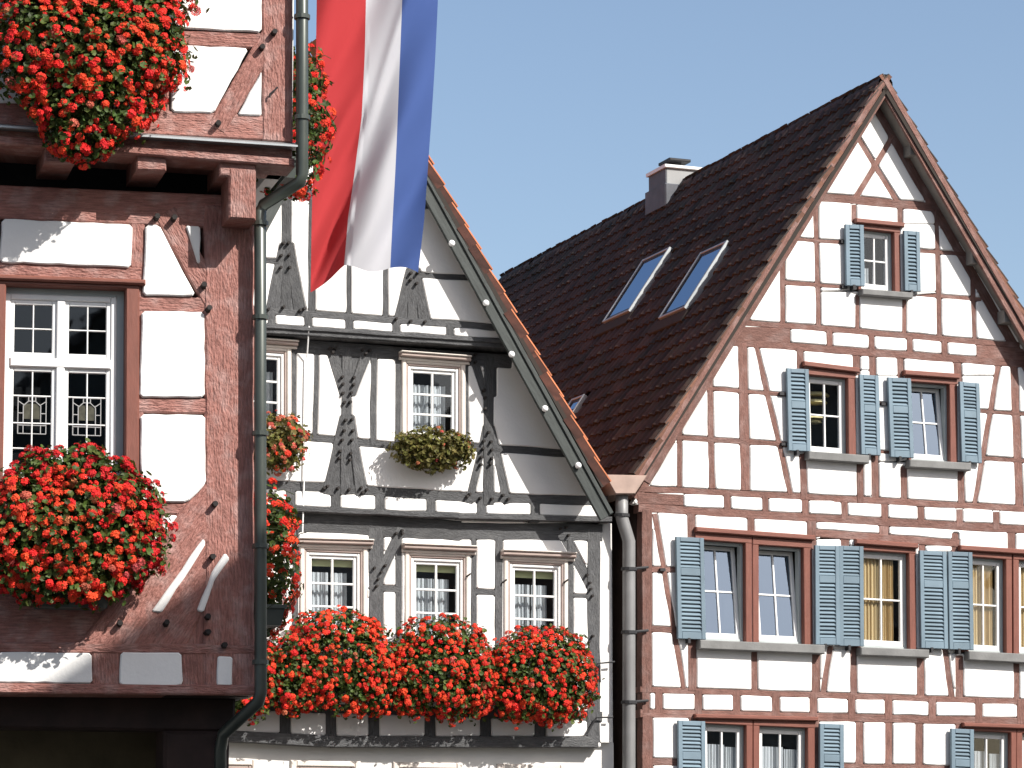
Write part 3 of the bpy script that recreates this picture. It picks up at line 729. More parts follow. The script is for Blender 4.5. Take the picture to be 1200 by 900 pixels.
    # rest of the body
    sl, sr = F.sz(752, 700)[0], F.sz(1312, 700)[0]; zb = F.sz(900, 1014)[1]
    T.part('ground_floor_wall', MB().rect(F.w, sl, 0, sr, zb - .02, -.3, -.02, .01), MT['plaster_ground'])
    T.part('plinth', MB().rect(F.w, sl - .03, 0, sr + .03, .6, -.2, .05, .02), MT['stone'])
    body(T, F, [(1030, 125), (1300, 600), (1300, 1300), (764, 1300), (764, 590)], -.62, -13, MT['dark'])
    ze = F.sz(752, 590)[1]
    sidewall(T, F, sl, ze, -.14, -13, MT['shade_wood']); sidewall(T, F, sr - .12, ze, -.14, -13, MT['plaster_ground'])  # left wall coloured near black for the shade in the gap
    # roof
    G = FRB; sa, za = G.sz(1036.5, 93); se, zel = G.sz(744, 557)
    A0 = G.w(sa, za, .03); E0 = G.w(se, zel, .03); ex = -F.n; ey = (A0 - E0).normalized(); hgt = (A0 - E0).length; LEN = 13.4
    s2 = 2 * sa - se; E1 = G.w(s2, zel, .03); ey1 = (A0 - E1).normalized()
    def ezof(e): z = ex.cross(e); return z if z.z > 0 else -z
    ez, ez1 = ezof(ey), ezof(ey1); dn = .055
    roof = slab(T, 'roof', [E0 - ez * dn, A0 - ez * dn, A0 - ez * dn + ex * LEN, E0 - ez * dn + ex * LEN], .05, MT['deck'])
    slab(T, 'roof_slope', [E1 - ez1 * dn, A0 - ez1 * dn, A0 - ez1 * dn + ex * LEN, E1 - ez1 * dn + ex * LEN], .05, MT['deck'])
    # roof windows: their corners give a rectangle on the slope
    def onroof(px, py):
        d = ray(px, py); P0 = E0 + ez * .06; h = CAMP + d * ((P0 - CAMP).dot(ez) / d.dot(ez)); return ((h - E0).dot(ex), (h - E0).dot(ey))
    sky_r = []
    for k, q in enumerate(([(709, 378), (740, 366), (785, 292), (755, 306)], [(774, 375), (806.5, 361), (853, 283), (822, 299)], [(655, 492), (672, 484), (690, 462), (676, 468)])):
        c = [onroof(*p) for p in q]; x0 = (c[0][0] + c[3][0]) / 2; x1 = (c[1][0] + c[2][0]) / 2; y0 = (c[0][1] + c[1][1]) / 2; y1 = (c[2][1] + c[3][1]) / 2
        x0, x1 = min(x0, x1), max(x0, x1); y0, y1 = min(y0, y1), max(y0, y1); sky_r.append((x0, y0, x1, y1)); print('skylight', x0, y0, x1, y1)
        fn = lambda a, b, n: E0 + ex * a + ey * b + ez * n
        mb = MB()
        sw = T.part('skylight', mb.ring(fn, x0, y0, x1, y1, .035, .0, .10, .006), MT['zinc'])
        T.part('sash', MB().ring(fn, x0 + .037, y0 + .037, x1 - .037, y1 - .037, .05, .0, .085, .01), MT['iron'], sw)
        T.part('pane', MB().rect(fn, x0 + .08, y0 + .08, x1 - .08, y1 - .08, .06, .075), MT['glass_roof'], sw)
        T.part('pane_backing', MB().rect(fn, x0 + .1, y0 + .1, x1 - .1, y1 - .1, -.02, .0), MT['dark'], sw)
        T.part('flashing', MB().rect(fn, x0 - .12, y0 - .22, x1 + .12, y0 - .01, .01, .07, .01), MT['deck'], sw)
    skip = lambda x, y: any(a - .06 < x < c + .06 and b - .05 < y < d + .05 for a, b, c, d in sky_r)
    tile_roof(T, roof, E0, ex, ey, LEN, hgt - .05, .205, .252, MT['tile_dark'], MT['tile_stuff'], 11, skip=skip, flap=.05, flap_mat=MT['tile_flap_dark'])
    tile_roof(T, T.o, E1, ex, ey1, LEN, hgt - .05, .205, .252, MT['tile_dark'], MT['tile_stuff'], 1, flap=.05, flap_mat=MT['tile_flap_dark'])
    ridge_tiles(T, roof, A0 + ex * .03 - Vector((0, 0, .075)), A0 + ex * LEN - Vector((0, 0, .075)), .095, .33, MT['tile_dark'])
    # bargeboards in two steps, pale soffit, purlin ends
    T.bar(G, 'bargeboard', 1035, 103, 754, 563, 16, MT['wood_red'], n0=-.03, n1=.0, raster=False, jit=.15); T.bar(G, 'bargeboard', 1034, 97, 749, 559, 6, MT['wood_red'], n0=-.03, n1=.025, raster=False, jit=.15)
    T.bar(G, 'bargeboard', 1035, 99, 1287, 541, 12, MT['wood_red'], n0=-.03, n1=.0, raster=False, jit=.15); T.bar(G, 'bargeboard', 1035.5, 93, 1292, 541, 6, MT['wood_red'], n0=-.03, n1=.03, raster=False, jit=.15)
    for E, e, z in ((E0, ey, ez), (E1, ey1, ez1)):
        p = [E - z * .108 + ex * .05, A0 - z * .108 + ex * .05, A0 - z * .108 + ex * .42, E - z * .108 + ex * .42]; slab(T, 'soffit', p, .015, MT['soffit'])
    for (x, y) in ((1066, 177), (1139, 303), (1176, 372)):
        s, z = F.sz(x, y); T.part('purlin_end', MB().rect(F.w, s - .09, z - .10, s + .07, z + .06, -.2, .17, .01), MT['soffit'])
    # chimney straddling the ridge
    best = min((abs(proj(A0 + ex * t)[0] - 790), t) for t in [i * .1 for i in range(20, 130)])[1]; c = A0 + ex * best; print('chimney t', best)
    cw, cl = .27, .30; zt = at_chim(c, 204); zb_ = c.z - .6
    fn = lambda s, z, n: Vector((c.x, c.y, 0)) + F.es * s + F.n * n + Vector((0, 0, z))
    T.part('chimney', MB().rect(fn, -cw, zb_, cw, zt, -cl, cl, .01), MT['chim'])
    T.part('chimney_shade_side', MB().hexa([fn(-cw - .012, zb_, -cl), fn(-cw - .002, zb_, -cl), fn(-cw - .002, zb_, cl), fn(-cw - .012, zb_, cl), fn(-cw - .012, zt, -cl), fn(-cw - .002, zt, -cl), fn(-cw - .002, zt, cl), fn(-cw - .012, zt, cl)]), MT['chim_dark'])  # dark sheet: shade of the unlit face put into its colour
    T.part('chimney_cap', MB().rect(fn, -cw - .04, zt, cw + .04, zt + .05, -cl - .04, cl + .04, .01), MT['white'])
    cow = T.part('chimney_cowl', MB().tube([c * 1 + Vector((0, 0, zt + .05 - c.z)), Vector((c.x, c.y, zt + .16))], .10, 10), MT['iron'])
    T.part('cowl_plate', MB().rect(fn, -.17, zt + .15, .17, zt + .19, -.2, .2, .01), MT['iron'], cow)
    T.part('chimney_flashing', MB().rect(fn, -cw - .05, c.z - .35, cw + .05, c.z - .02, -cl - .05, cl + .06, .02), MT['chim_dark'])
    # gutter box and downpipe in the gap between the two houses
    T.quad(G, 'gutter_box', [(707, 556.5), (757, 557.5), (743, 579), (720, 579)], MT['copper'], -.35, .03, .008, raster=False)
    sg, zg = G.sz(730, 568); T.part('valley_gutter', MB().hexa([G.w(sg - .2, zg - .1, -13), G.w(sg + .2, zg - .1, -13), G.w(sg + .2, zg - .1, -.3), G.w(sg - .2, zg - .1, -.3), G.w(sg - .22, zg + .04, -13), G.w(sg + .22, zg + .04, -13), G.w(sg + .22, zg + .04, -.3), G.w(sg - .22, zg + .04, -.3)]), MT['copper'])
    D = FR.shift(.13); pts = [D.hit(x, y) for x, y in ((728.5, 575), (728.5, 606), (737, 634), (737, 760), (737, 900), (737, 1210))]
    dp = T.part('downpipe', MB().tube(pts, .078, 14), MT['pipe_grey'], smooth=True)
    pipe_rings(T, [(D.hit(737, y), Vector((0, 0, 1))) for y in (667, 741, 823, 905)] + [(D.hit(728.5, 604), Vector((0, 0, 1)))], .078, MT['iron'], dp)
    for y in (667, 741, 823): T.part('pipe_hook', MB().tube([D.hit(737, y), F.w(*F.sz(758, y - 2), .03)], .018, 6), MT['iron'], dp)
    return T

def proj(p):
    d = Vector(p) - CAMP; k = d.dot(FWD); return 600 + F_PX * d.x / k, 450 - F_PX * d.dot(UPV) / k
def at_chim(c, py):
    lo, hi = c.z - 1, c.z + 3
    for _ in range(40):
        m = (lo + hi) / 2
        if proj((c.x, c.y, m))[1] > py: lo = m
        else: hi = m
    return lo

# ------------------------------------------------------------------ middle house: dark grey framing, orange verge tiles
def cream_window(T, F, quad, cornice, blind=True, lace=True, g='glass'):
    """white casement with a cream moulded casing and cornice; quad is the outer casing"""
    fn, Wd, Hh = wframe(F, quad); T.block(F, quad)
    win = T.part('window', MB().ring(fn, 0, 0, Wd, Hh, .055, -.12, .03, .012), MT['casing'])
    T.part('casing_moulding', MB().ring(fn, .052, .02, Wd - .052, Hh - .05, .03, -.12, .012, .008), MT['casing_pink'], win)
    T.part('inner_casing', MB().ring(fn, .08, .03, Wd - .08, Hh - .08, .035, -.12, -.005, .006), MT['white'], win)
    (x0, y0, x1, y1, th) = cornice; G = F
    for dy, n1, t, m in ((0, .10, th, 'casing_pink'), (-th * .75, .125, th * .5, 'casing'), (th * .9, .05, th * .8, 'casing')):
        T.quad(G, 'cornice', [(x0 + n1 * 0, y0 + dy - t / 2), (x1, y1 + dy - t / 2), (x1, y1 + dy + t / 2), (x0, y0 + dy + t / 2)], MT[m], -.05, n1, .012, raster=False, parent=win)
    sash(T, fn, Wd, Hh, .112, .06, Wd - .112, Hh - .112, win, rowpos=[.30, .64], t=.042, bar=.024, n=-.03, g=g)
    if blind: T.part('blind', MB().rect(fn, .14, Hh - .23, Wd - .14, Hh - .15, -.13, -.12), MT['blind'], win)
    if lace:
        curtain(T, fn, Wd, Hh, .12, Wd * .49, .05, Hh * .72, MT['curtain_w'], win, n=-.17, waves=5); curtain(T, fn, Wd, Hh, Wd * .52, Wd * .76, .05, Hh * .72, MT['curtain_w'], win, n=-.18, waves=3)
    return win

def middle_house():
    T = Thing('timbered_house', FM1.w(FM1.sz(728, 900)[0], 0), 'white gabled house with dark grey timbers and orange verge tiles, between the two red-timbered houses', 'house')
    W = MT['wood_grey']; s_ = lambda F: (lambda *a, **k: T.bar(F, a[0], *a[1:], W, **k))
    # gable
    G = s_(FMG); Q = lambda F, n, pts, **k: T.quad(F, n, pts, W, **k)
    B_ = 'beam'; P_ = 'post'
    G(B_, 290, 224, 520, 240, 13); G(P_, 335.5, 232, 335, 368, 12); G('brace', 331, 286, 318, 369, 9, w1=15); G('brace', 339, 286, 352, 369, 9, w1=15)
    Q(FMG, 'carved_foot', [(327, 290), (344, 291), (357, 366), (312, 363)], n1=-.008); Q(FMG, 'carved_foot', [(476, 320), (491, 321), (503, 378), (462, 376)], n1=-.008)
    G(B_, 280, 303, 328, 307, 6); G(P_, 365.5, 235, 365, 368, 8); G(P_, 408.5, 235, 408.5, 371, 5.5); G(P_, 451.5, 238, 451.5, 374, 7)
    G(P_, 484, 240, 483, 380, 11); G('brace', 480, 316, 467, 379, 9, w1=14); G('brace', 487.5, 316, 498, 380, 9, w1=14)
    G(B_, 490, 322.5, 570, 327, 7); G(B_, 362, 150, 480, 158, 8); G(P_, 415, 90, 415, 232, 8)
    G(B_, 272, 361.5, 592, 384.5, 8)
    for x, y in ((318, 372), (361, 376), (409, 380), (464, 384), (527, 388)): G(P_, x, y - 9, x, y + 12, 9)
    T.bar(FMG, 'sill_beam', 262, 379.5, 606, 401, 5, W, n0=-.3, n1=.03, raster=True); T.panels(FMG, [(414, 78), (592, 391), (596, 401), (240, 378), (240, 378.5)], MT['plaster'])
    T.bar(FMG, 'sill_beam', 262, 384, 606, 405.5, 6, W, n0=-.3, n1=.0, raster=False)
    # second storey
    M = s_(FM2)
    M(B_, 258, 399, 600, 424, 16)
    M(P_, 343.5, 405, 343.5, 515, 7); M(P_, 371, 408, 368.5, 516, 6); M(P_, 438, 414, 437, 522, 7.5); M(P_, 466.5, 414, 466, 524, 6.5); M(P_, 546, 420, 546, 526, 5.5)
    M(P_, 406.5, 408, 404.5, 580, 11); M('brace', 389, 411, 402, 464, 13, w1=8); M('brace', 430, 413, 412, 464, 13, w1=8); M('brace', 402, 488, 384, 580, 8, w1=14); M('brace', 410, 488, 424, 581, 8, w1=14)
    M(P_, 573, 418, 572, 592, 12); M('brace', 555, 420, 569, 464, 11, w1=7); M('brace', 570, 500, 549, 590, 8, w1=10); M('brace', 576, 500, 594, 591, 8, w1=10); M(P_, 579, 420, 579, 465, 6)
    Q(FM2, 'carved_post', [(384, 409), (434, 412), (414, 462), (399, 461)], n1=-.008); Q(FM2, 'carved_post', [(400, 490), (413, 491), (428, 578), (379, 575)], n1=-.008)
    M(B_, 258, 503, 472, 523.5, 8); M(B_, 544, 523, 668, 532, 9)
    M(B_, 258, 564, 540, 582, 11); M(B_, 536, 582.5, 712, 587, 11)
    for x, y in ((340, 580), (393, 584), (445, 588), (505, 592), (564, 594), (627, 597)): M(P_, x, y - 8, x, y + 15, 11)
    cream_window(T, FM2, [(272, 402), (341, 407), (341, 506), (272, 501)], (270, 399, 347, 404.5, 4), blind=False)
    cream_window(T, FM2, [(470.5, 420), (545, 425), (545, 520), (470.5, 516)], (467, 416.5, 549, 422.5, 4.2), blind=False)
    T.bar(FM2, 'sill_beam', 258, 592.5, 540, 605, 6, W, n0=-.2, n1=.03); T.bar(FM2, 'sill_beam', 536, 605, 716, 609, 6, W, n0=-.2, n1=.032)
    T.panels(FM2, [(258, 396), (604, 420), (708, 604), (708, 612), (258, 596)], MT['plaster'])
    # first storey
    M = s_(FM1)
    M(B_, 258, 606, 540, 622, 24, jit=.8); M(B_, 536, 622, 706, 624, 20, jit=.8)
    M(P_, 346, 612, 346, 834, 8); M(P_, 440.5, 618, 440.5, 834, 17); M('brace', 471, 618, 437, 692, 11, w1=13); M(P_, 467, 628, 467, 834, 7.5); M(B_, 446, 689.5, 470, 691, 8); M(P_, 555, 630, 555, 834, 6)
    M(B_, 553, 693.5, 586, 695, 7); M(P_, 584.5, 630, 584.5, 834, 9); M(P_, 668.5, 630, 668.5, 836, 7); M(B_, 668, 698, 692, 699, 5); M(P_, 695.5, 620, 695.5, 870, 15); M('brace', 657, 620, 694, 690, 12)
    M(B_, 258, 826, 706, 840, 11)
    for x in (334, 388, 438, 504, 569, 633): M(P_, x, 833, x, 868, 13)
    cream_window(T, FM1, [(351, 638), (430, 641), (430, 748), (351, 745)], (347, 635, 435, 637.5, 4.5))
    cream_window(T, FM1, [(474, 645), (550.5, 648), (550.5, 756), (474, 753)], (470, 641.5, 556, 645, 4.5))
    cream_window(T, FM1, [(590, 652), (665, 655.5), (665, 763), (590, 760)], (586, 649, 672, 652.5, 4.5))
    T.bar(FM1, 'sill_beam', 258, 862, 395, 869.5, 13, W, n1=.06); T.bar(FM1, 'sill_beam', 390, 869.5, 699, 869.5, 13, W, n1=.062)
    T.panels(FM1, [(258, 600), (704, 614), (704, 876), (258, 868)], MT['plaster'])
    # pegs where the braces meet
    for F, pts, r in ((FMG, [(331, 286), (337, 286), (329, 300), (338, 300), (328, 314), (338, 314), (314, 363), (331, 361), (350, 365), (355, 363), (480, 321), (488, 321), (480, 329), (487, 333), (463, 375), (480, 377), (497, 378)], .020),
                      (FM2, [(385, 409), (389, 413), (392, 409), (424, 411), (428, 416), (432, 411), (400, 443), (414, 443), (401, 451), (413, 452), (401, 461), (411, 461), (403, 472), (409, 472), (404, 493), (411, 493), (402, 505), (412, 506), (400, 516), (411, 517), (397, 530), (410, 532), (396, 538), (409, 539),
                             (379, 573), (382, 571), (395, 573), (408, 575), (422, 573), (424, 578), (428, 575), (552, 419), (556, 416), (549, 424), (556, 425), (566, 458), (567, 467), (567, 480), (571, 507), (566, 517), (574, 518), (565, 527), (575, 528), (563, 537), (575, 538), (562, 545), (574, 545), (546, 583), (549, 580), (562, 584), (575, 585), (588, 581), (594, 586)], .020),
                      (FM1, [(470, 622), (463, 626), (471, 626), (438, 666), (450, 664), (446, 671), (442, 680), (440, 688), (656, 620), (662, 618), (665, 628), (687, 674), (690, 683), (691, 691), (693, 699), (693, 746), (689, 753), (684, 835)], .018)):
        for p in pts: T.peg(F, *p, r, .055)
    # undersides of the two overhangs
    def soffit(Fa, Fb, xa, ya, xb, yb, ext):
        a = Fa.sz(xa, ya); b = Fa.sz(xb, yb); d = (Fa.p0 - Fb.p0).dot(Fa.n)
        T.part('jetty_soffit', MB().hexa([Fa.w(a[0], a[1] - .03, -d - .1), Fa.w(b[0], b[1] - .03, -d - .1), Fa.w(b[0], b[1] - .03, -.02), Fa.w(a[0], a[1] - .03, -.02), Fa.w(a[0], a[1] + .03, -d - .1), Fa.w(b[0], b[1] + .03, -d - .1), Fa.w(b[0], b[1] + .03, -.02), Fa.w(a[0], a[1] + .03, -.02)]), W)
    soffit(FMG, FM2, 262, 385, 606, 406, 0); soffit(FM2, FM1, 262, 594, 708, 609, 0)
    # plain wall by the corner and rendered ground floor with its windows
    s0, z0 = FM0.sz(258, 868); s1 = FM0.sz(719, 870)[0]; PG = MT['plaster_ground']
    a = FM1.sz(703, 612); b = FM1.sz(718, 870); T.part('corner_wall', MB().rect(FM1.w, a[0], b[1], b[0], a[1], -.14, -.03), PG)
    zt = FM0.sz(500, 866)[1]; zw = FM0.sz(500, 893.5)[1]; zl = zw - 1.35
    T.part('ground_floor_wall', MB().rect(FM0.w, s0 - 1.5, zw, s1, zt, -.25, .0), PG); T.part('ground_floor_wall', MB().rect(FM0.w, s0 - 1.5, 0, s1, zl, -.25, .0), PG)
    prev = s0 - 1.5
    for (xa, xb) in ((223, 302), (340, 422), (460, 541), (582, 662)):
        wa, wb = FM0.sz(xa, 895)[0], FM0.sz(xb, 895)[0]
        T.part('ground_floor_wall', MB().rect(FM0.w, prev, zl, wa, zw, -.25, .0), PG); prev = wb
        win = T.part('window', MB().ring(FM0.w, wa, zl, wb, zw, .07, -.12, .03, .012), MT['casing'])
        T.part('casing_moulding', MB().ring(FM0.w, wa + .07, zl + .05, wb - .07, zw - .07, .04, -.12, .012, .008), MT['casing_pink'], win)
        sash(T, lambda x, y, n, t=0: FM0.w(x, y, n), 0, 0, wa + .11, zl + .09, wb - .11, zw - .11, win, g='glass_dark')
    T.part('ground_floor_wall', MB().rect(FM0.w, prev, zl, s1, zw, -.25, .0), PG)
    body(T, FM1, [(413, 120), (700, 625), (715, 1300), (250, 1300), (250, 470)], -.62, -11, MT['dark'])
    ze = FM1.sz(728, 612)[1]
    sidewall(T, FM1, s1 - .12, ze, -.14, -11, PG); sidewall(T, FM1, s0 - 1.5, ze, -.14, -11, PG)
    # roof
    B = FMB; sa, za = B.sz(415, 35); se, ze_ = B.sz(712, 567); A0 = B.w(sa, za, .03); E0 = B.w(se, ze_, .03); ex = -B.n; LEN = 11.5
    E1 = B.w(2 * sa - se, ze_, .03); hgt = (A0 - E0).length; rf = None
    for E in (E0, E1):
        ey = (A0 - E).normalized(); ez = ex.cross(ey); ez = ez if ez.z > 0 else -ez; dn = .05
        r = slab(T, 'roof' if rf is None else 'roof_slope', [E - ez * dn, A0 - ez * dn, A0 - ez * dn + ex * LEN, E - ez * dn + ex * LEN], .05, MT['deck']); rf = rf or r
        tile_roof(T, r, E, ex, ey, LEN, hgt - .05, .23, .285, MT['tile_orange'], MT['tile_orange'], 2, flap=.105, flap_mat=MT['tile_flap'])
        p = [E - ez * .105 + ex * .06, A0 - ez * .105 + ex * .06, A0 - ez * .105 + ex * .45, E - ez * .105 + ex * .45]; slab(T, 'soffit', p, .02, MT['board_grey'])
    ridge_tiles(T, rf, A0 - Vector((0, 0, .05)), A0 + ex * LEN - Vector((0, 0, .05)), .12, .36, MT['tile_orange'])
    T.bar(B, 'bargeboard', 404, 45, 711, 606, 16, MT['board_grey'], n0=-.04, n1=.0, raster=False, jit=.1); T.bar(B, 'bargeboard', 409, 42, 716, 602, 5, MT['board_grey'], n0=-.04, n1=.022, raster=False, jit=.1)
    T.bar(B, 'bargeboard', 426, 45, 180, 500, 16, MT['board_grey'], n0=-.04, n1=-.003, raster=False, jit=.1)
    for (x, y) in ((528, 286), (568, 356), (598, 416), (637, 479.5), (676, 546)):
        c = B.w(*B.sz(x, y), .05); T.part('insulator', MB().tube([c - B.n * .06, c - B.n * .02, c, c + B.n * .025], [.012, .036, .04, .018], 10), MT['insul'], smooth=True)
    # lightning cord and iron rods
    T.part('cord', MB().tube([FMG.w(*FMG.sz(361, 383), .04), FM2.w(*FM2.sz(358, 420), .06), FM2.w(*FM2.sz(355, 560), .05), FM1.w(*FM1.sz(352.5, 634), .06)], .0085, 6), MT['cord'])
    for pts in ([(687, 805), (698, 778), (718, 776)], [(684, 862), (697, 841), (716, 841)], [(700, 780), (701, 800)]): T.part('iron_rod', MB().tube([FM1.w(*FM1.sz(*p), .06) for p in pts], .012, 6), MT['iron'])
    for (x, y) in ((347, 654), (344, 670), (588, 683), (660, 683), (546, 676), (340, 455), (541, 500)): T.part('hook', MB().tube([FM1.w(*FM1.sz(x, y), .02), FM1.w(*FM1.sz(x + 3, y - 3), .08)], .01, 6), MT['iron'])
    return T

# ------------------------------------------------------------------ left house: heavy red-brown framing
def left_house():
    T = Thing('timbered_house', FL.w(FL.sz(297, 800)[0], 0), 'nearest house with heavy red-brown hewn timbers and jettied upper storey, at the left edge', 'house')
    W = MT['wood_red_big']; PL = MT['plaster']
    q = lambda F, n, pts, **k: T.quad(F, n, pts, W, bev=.012, **k)
    def pan(F, pts, rnd=3.5, n1=.028):
        out = []
        for k in range(len(pts)):
            a, b = np.array(pts[k], float), np.array(pts[(k + 1) % len(pts)], float); d = b - a; L = np.hypot(*d); u = d / L; cut = min(rnd, .3 * L); nn = np.array([-u[1], u[0]])
            out.append(a + u * cut); ns = int(L / 14)
            for i in range(1, ns): out.append(a + d * i / ns + nn * rng.uniform(-.7, .7))
            out.append(b - u * cut)
        T.part('plaster_panel', MB().prism(F.w, [F.sz(*p) for p in out], -.1, n1, .010), PL)
    # --- main storey
    q(FL, 'top_plate', [(-260, 205), (299, 230), (299, 269), (-260, 245)])
    q(FL, 'lintel', [(-260, 294), (167, 313), (167, 331), (-260, 322)])
    T.bar(FL, 'post', 162, 255, 158, 770, 17, W, bev=.012, n1=-.004); T.bar(FL, 'post', -12, 240, -16, 770, 24, W, bev=.012)
    T.bar(FL, 'brace', 193, 248, 262, 372, 27, W, bev=.012, n1=.006); T.bar(FL, 'rail', 160, 355.5, 250, 358, 19, W, bev=.012); T.bar(FL, 'rail', 158, 475, 250, 475.5, 18, W, bev=.012); T.bar(FL, 'rail', 150, 593, 250, 595, 18, W, bev=.012)
    T.bar(FL, 'corner_post', 268.5, 240, 268.5, 810, 59, W, bev=.02, n1=.012, jit=1.2)
    q(FL, 'brace', [(212, 596), (241, 566), (262, 590), (244, 634), (150, 766), (84, 766)], n1=.01); q(FL, 'brace', [(243, 632), (268, 646), (215, 766), (146, 766)], n1=.004)
    q(FL, 'board', [(150, 580), (240, 580), (240, 768), (150, 768)], n1=-.02); q(FL, 'board', [(-260, 556), (155, 562), (155, 768), (-260, 764)], n1=-.022)
    q(FL, 'sill_beam', [(-260, 750), (300, 755), (300, 768), (-260, 762)], n1=.012); q(FL, 'board', [(-260, 760), (299, 765), (299, 806), (-260, 802)], n1=-.016)
    for (a, b) in ((108, 141), (213, 254), (272, 298), (-60, -20)): q(FL, 'stud', [(a, 762), (b, 763), (b, 806), (a, 805)], n1=.002)
    q(FL, 'floor_beam', [(-260, 799), (300, 803), (300, 815), (-260, 811)], n0=-.5, n1=.03)
    pan(FL, [(2, 257), (155, 264), (153, 314.5), (-1, 308)]); pan(FL, [(170, 264), (186, 264), (229, 347), (167, 347)]); pan(FL, [(217, 265), (234, 266), (234, 309), (231, 309)], 2)
    pan(FL, [(165.5, 365), (239, 366), (239.5, 466), (163, 466)]); pan(FL, [(164, 486), (240, 487), (241, 567), (219, 589), (165, 587)])
    pan(FL, [(192, 604), (208, 604.5), (170, 660), (168, 650)], 2); pan(FL, [(177, 717), (189, 718), (240.5, 638), (238, 631)], 2); pan(FL, [(230, 716), (238, 718), (251, 680), (269, 655), (263, 648), (248, 670)], 2)
    pan(FL, [(-2, 764.5), (107, 765.5), (108, 801), (-4, 800)], 3); pan(FL, [(141, 764.5), (212, 765), (214, 801), (209, 804), (139.5, 803)], 3); pan(FL, [(254.5, 769), (272, 770), (271.5, 804), (253.5, 803.5)], 2)
    pan(FL, [(-250, 246), (-26, 256), (-28, 306), (-250, 296)]); pan(FL, [(-250, 330), (-28, 334), (-28, 550), (-250, 548)]); pan(FL, [(-250, 765), (-62, 766), (-62, 800), (-250, 799)])
    for p in ((183, 256), (203, 257), (238.5, 336), (243, 364), (251, 591.5), (248, 653), (140, 732), (194, 732), (243, 724), (242, 742), (262, 757)): T.peg(FL, *p, .028, .065, .02)
    # window: two leaded casements below, two above
    quad = [(7, 334), (147, 339), (146, 570), (3, 566)]; fn, Wd, Hh = wframe(FL, quad)
    win = T.part('window', MB().ring(fn, .0, .0, Wd - .06, Hh - .05, .05, -.2, -.085, .008), MT['white'])
    T.part('reveal', MB().rect(fn, Wd - .062, 0, Wd + .0, Hh, -.22, -.10), MT['frame_grey'], win); T.part('reveal', MB().rect(fn, 0, Hh - .052, Wd - .06, Hh, -.22, -.10), MT['frame_grey'], win)  # white reveals coloured grey, their shadow put into the paint
    T.part('casing', MB().rect(fn, Wd, 0, Wd + .115, Hh + .03, -.2, .03, .01), MT['paint_red'], win); T.part('casing', MB().rect(fn, -.115, 0, .0, Hh + .03, -.2, .03, .01), MT['paint_red'], win)
    T.part('drip_moulding', MB().rect(fn, -.15, Hh + .03, Wd + .16, Hh + .075, -.1, .075, .015), MT['paint_red'], win); T.part('casing', MB().rect(fn, -.115, Hh - .0, Wd + .115, Hh + .032, -.2, .034, .008), MT['paint_red'], win)
    xm = (Wd - .06) / 2; T.part('mullion', MB().rect(fn, xm - .035, .05, xm + .035, Hh - .1, -.19, -.075, .008), MT['white'], win)
    ty = Hh - .665; T.part('transom', MB().rect(fn, .05, ty, Wd - .11, ty + .075, -.19, -.07, .008), MT['white'], win)
    for k, (xa, xb) in enumerate(((.045, xm - .03), (xm + .03, Wd - .105))):
        sash(T, fn, Wd, Hh, xa, ty + .07, xb, Hh - .1, win, t=.04, bar=.012, n=-.10, g='glass_dark')
        f2, (a0, b0, a1, b1) = sash(T, fn, Wd, Hh, xa, .05, xb, ty + .004, win, rowpos=[.24, .49, .76], t=.04, bar=.012, n=-.10, g='glass_dark')
        cx = (a0 + a1) / 2; cy = b0 + (b1 - b0) * .57; ww, hh = .115, .155; n = -.118
        T.part('stained_panel', MB().rect(fn, cx - ww * .62, cy - .03, cx + ww * .62, cy + hh * .62, n - .006, n), MT['stained'], win)
        lead = MB(); ln = lambda x0, y0, x1, y1: lead.tube([fn(cx + x0 * ww, cy + y0 * hh, n + .004), fn(cx + x1 * ww, cy + y1 * hh, n + .004)], .0045, 5)
        for s in ((-1, -1, 1, -1), (1, -1, 1, 1), (1, 1, -1, 1), (-1, 1, -1, -1), (-1, -.55, 1, -.55), (-.62, -.45, .62, -.45), (.62, -.45, .62, .5), (-.62, -.45, -.62, .5), (-.62, .5, -.25, .75), (.62, .5, .25, .75), (-.25, .75, .25, .75), (-.62, -1, -.62, -.55), (.62, -1, .62, -.55), (-1, .75, -.6, .55), (1, .75, .6, .55), (-1, .1, -.62, .1), (1, .1, .62, .1), (-.25, 1, -.25, .75), (.25, 1, .25, .75)): ln(*s)
        T.part('lead_came', lead, MT['lead'], win)
    # --- overhanging upper storey
    q(FLU, 'corner_post', [(307, -330), (343, -330), (342, 168), (307, 165)], n1=.012)
    q(FLU, 'floor_beam', [(-260, 106), (343, 137), (343, 166), (-260, 138)], n1=.004)
    T.bar(FLU, 'rail', -260, 24, 310, 48.5, 18, W, bev=.012); T.bar(FLU, 'rail', -260, -120, 310, -92, 18, W, bev=.012); T.bar(FLU, 'brace', 334, 14, 253, 152, 24, W, bev=.012, n1=.008); T.bar(FLU, 'post', 190, -330, 190, 140, 18, W, bev=.012, n1=-.004)
    q(FLU, 'board', [(-260, -330), (-150, -330), (-150, 120), (-260, 120)], n1=-.01); T.bar(FLU, 'post', -5, -330, -5, 130, 18, W, bev=.012)
    pan(FLU, [(200, -85), (306, -80), (306, 39), (200, 33)]); pan(FLU, [(200, 53), (291, 57.5), (250, 133.5), (200, 132)]); pan(FLU, [(306, 84), (306, 136.5), (278, 135.5)], 2)
    pan(FLU, [(-145, -95), (180, -90), (180, 32), (-145, 22)]); pan(FLU, [(-145, 40), (180, 52), (180, 128), (-145, 116)]); pan(FLU, [(-145, -320), (300, -320), (300, -108), (-145, -125)])
    for p in ((320, 40), (306, 57), (255, 146)): T.peg(FLU, *p, .028, .065, .02)
    T.part('hook', MB().tube([FLU.w(*FLU.sz(*p), .05) for p in ((315, 116), (315, 112), (321, 107), (324, 104))], .008, 6), MT['iron'])
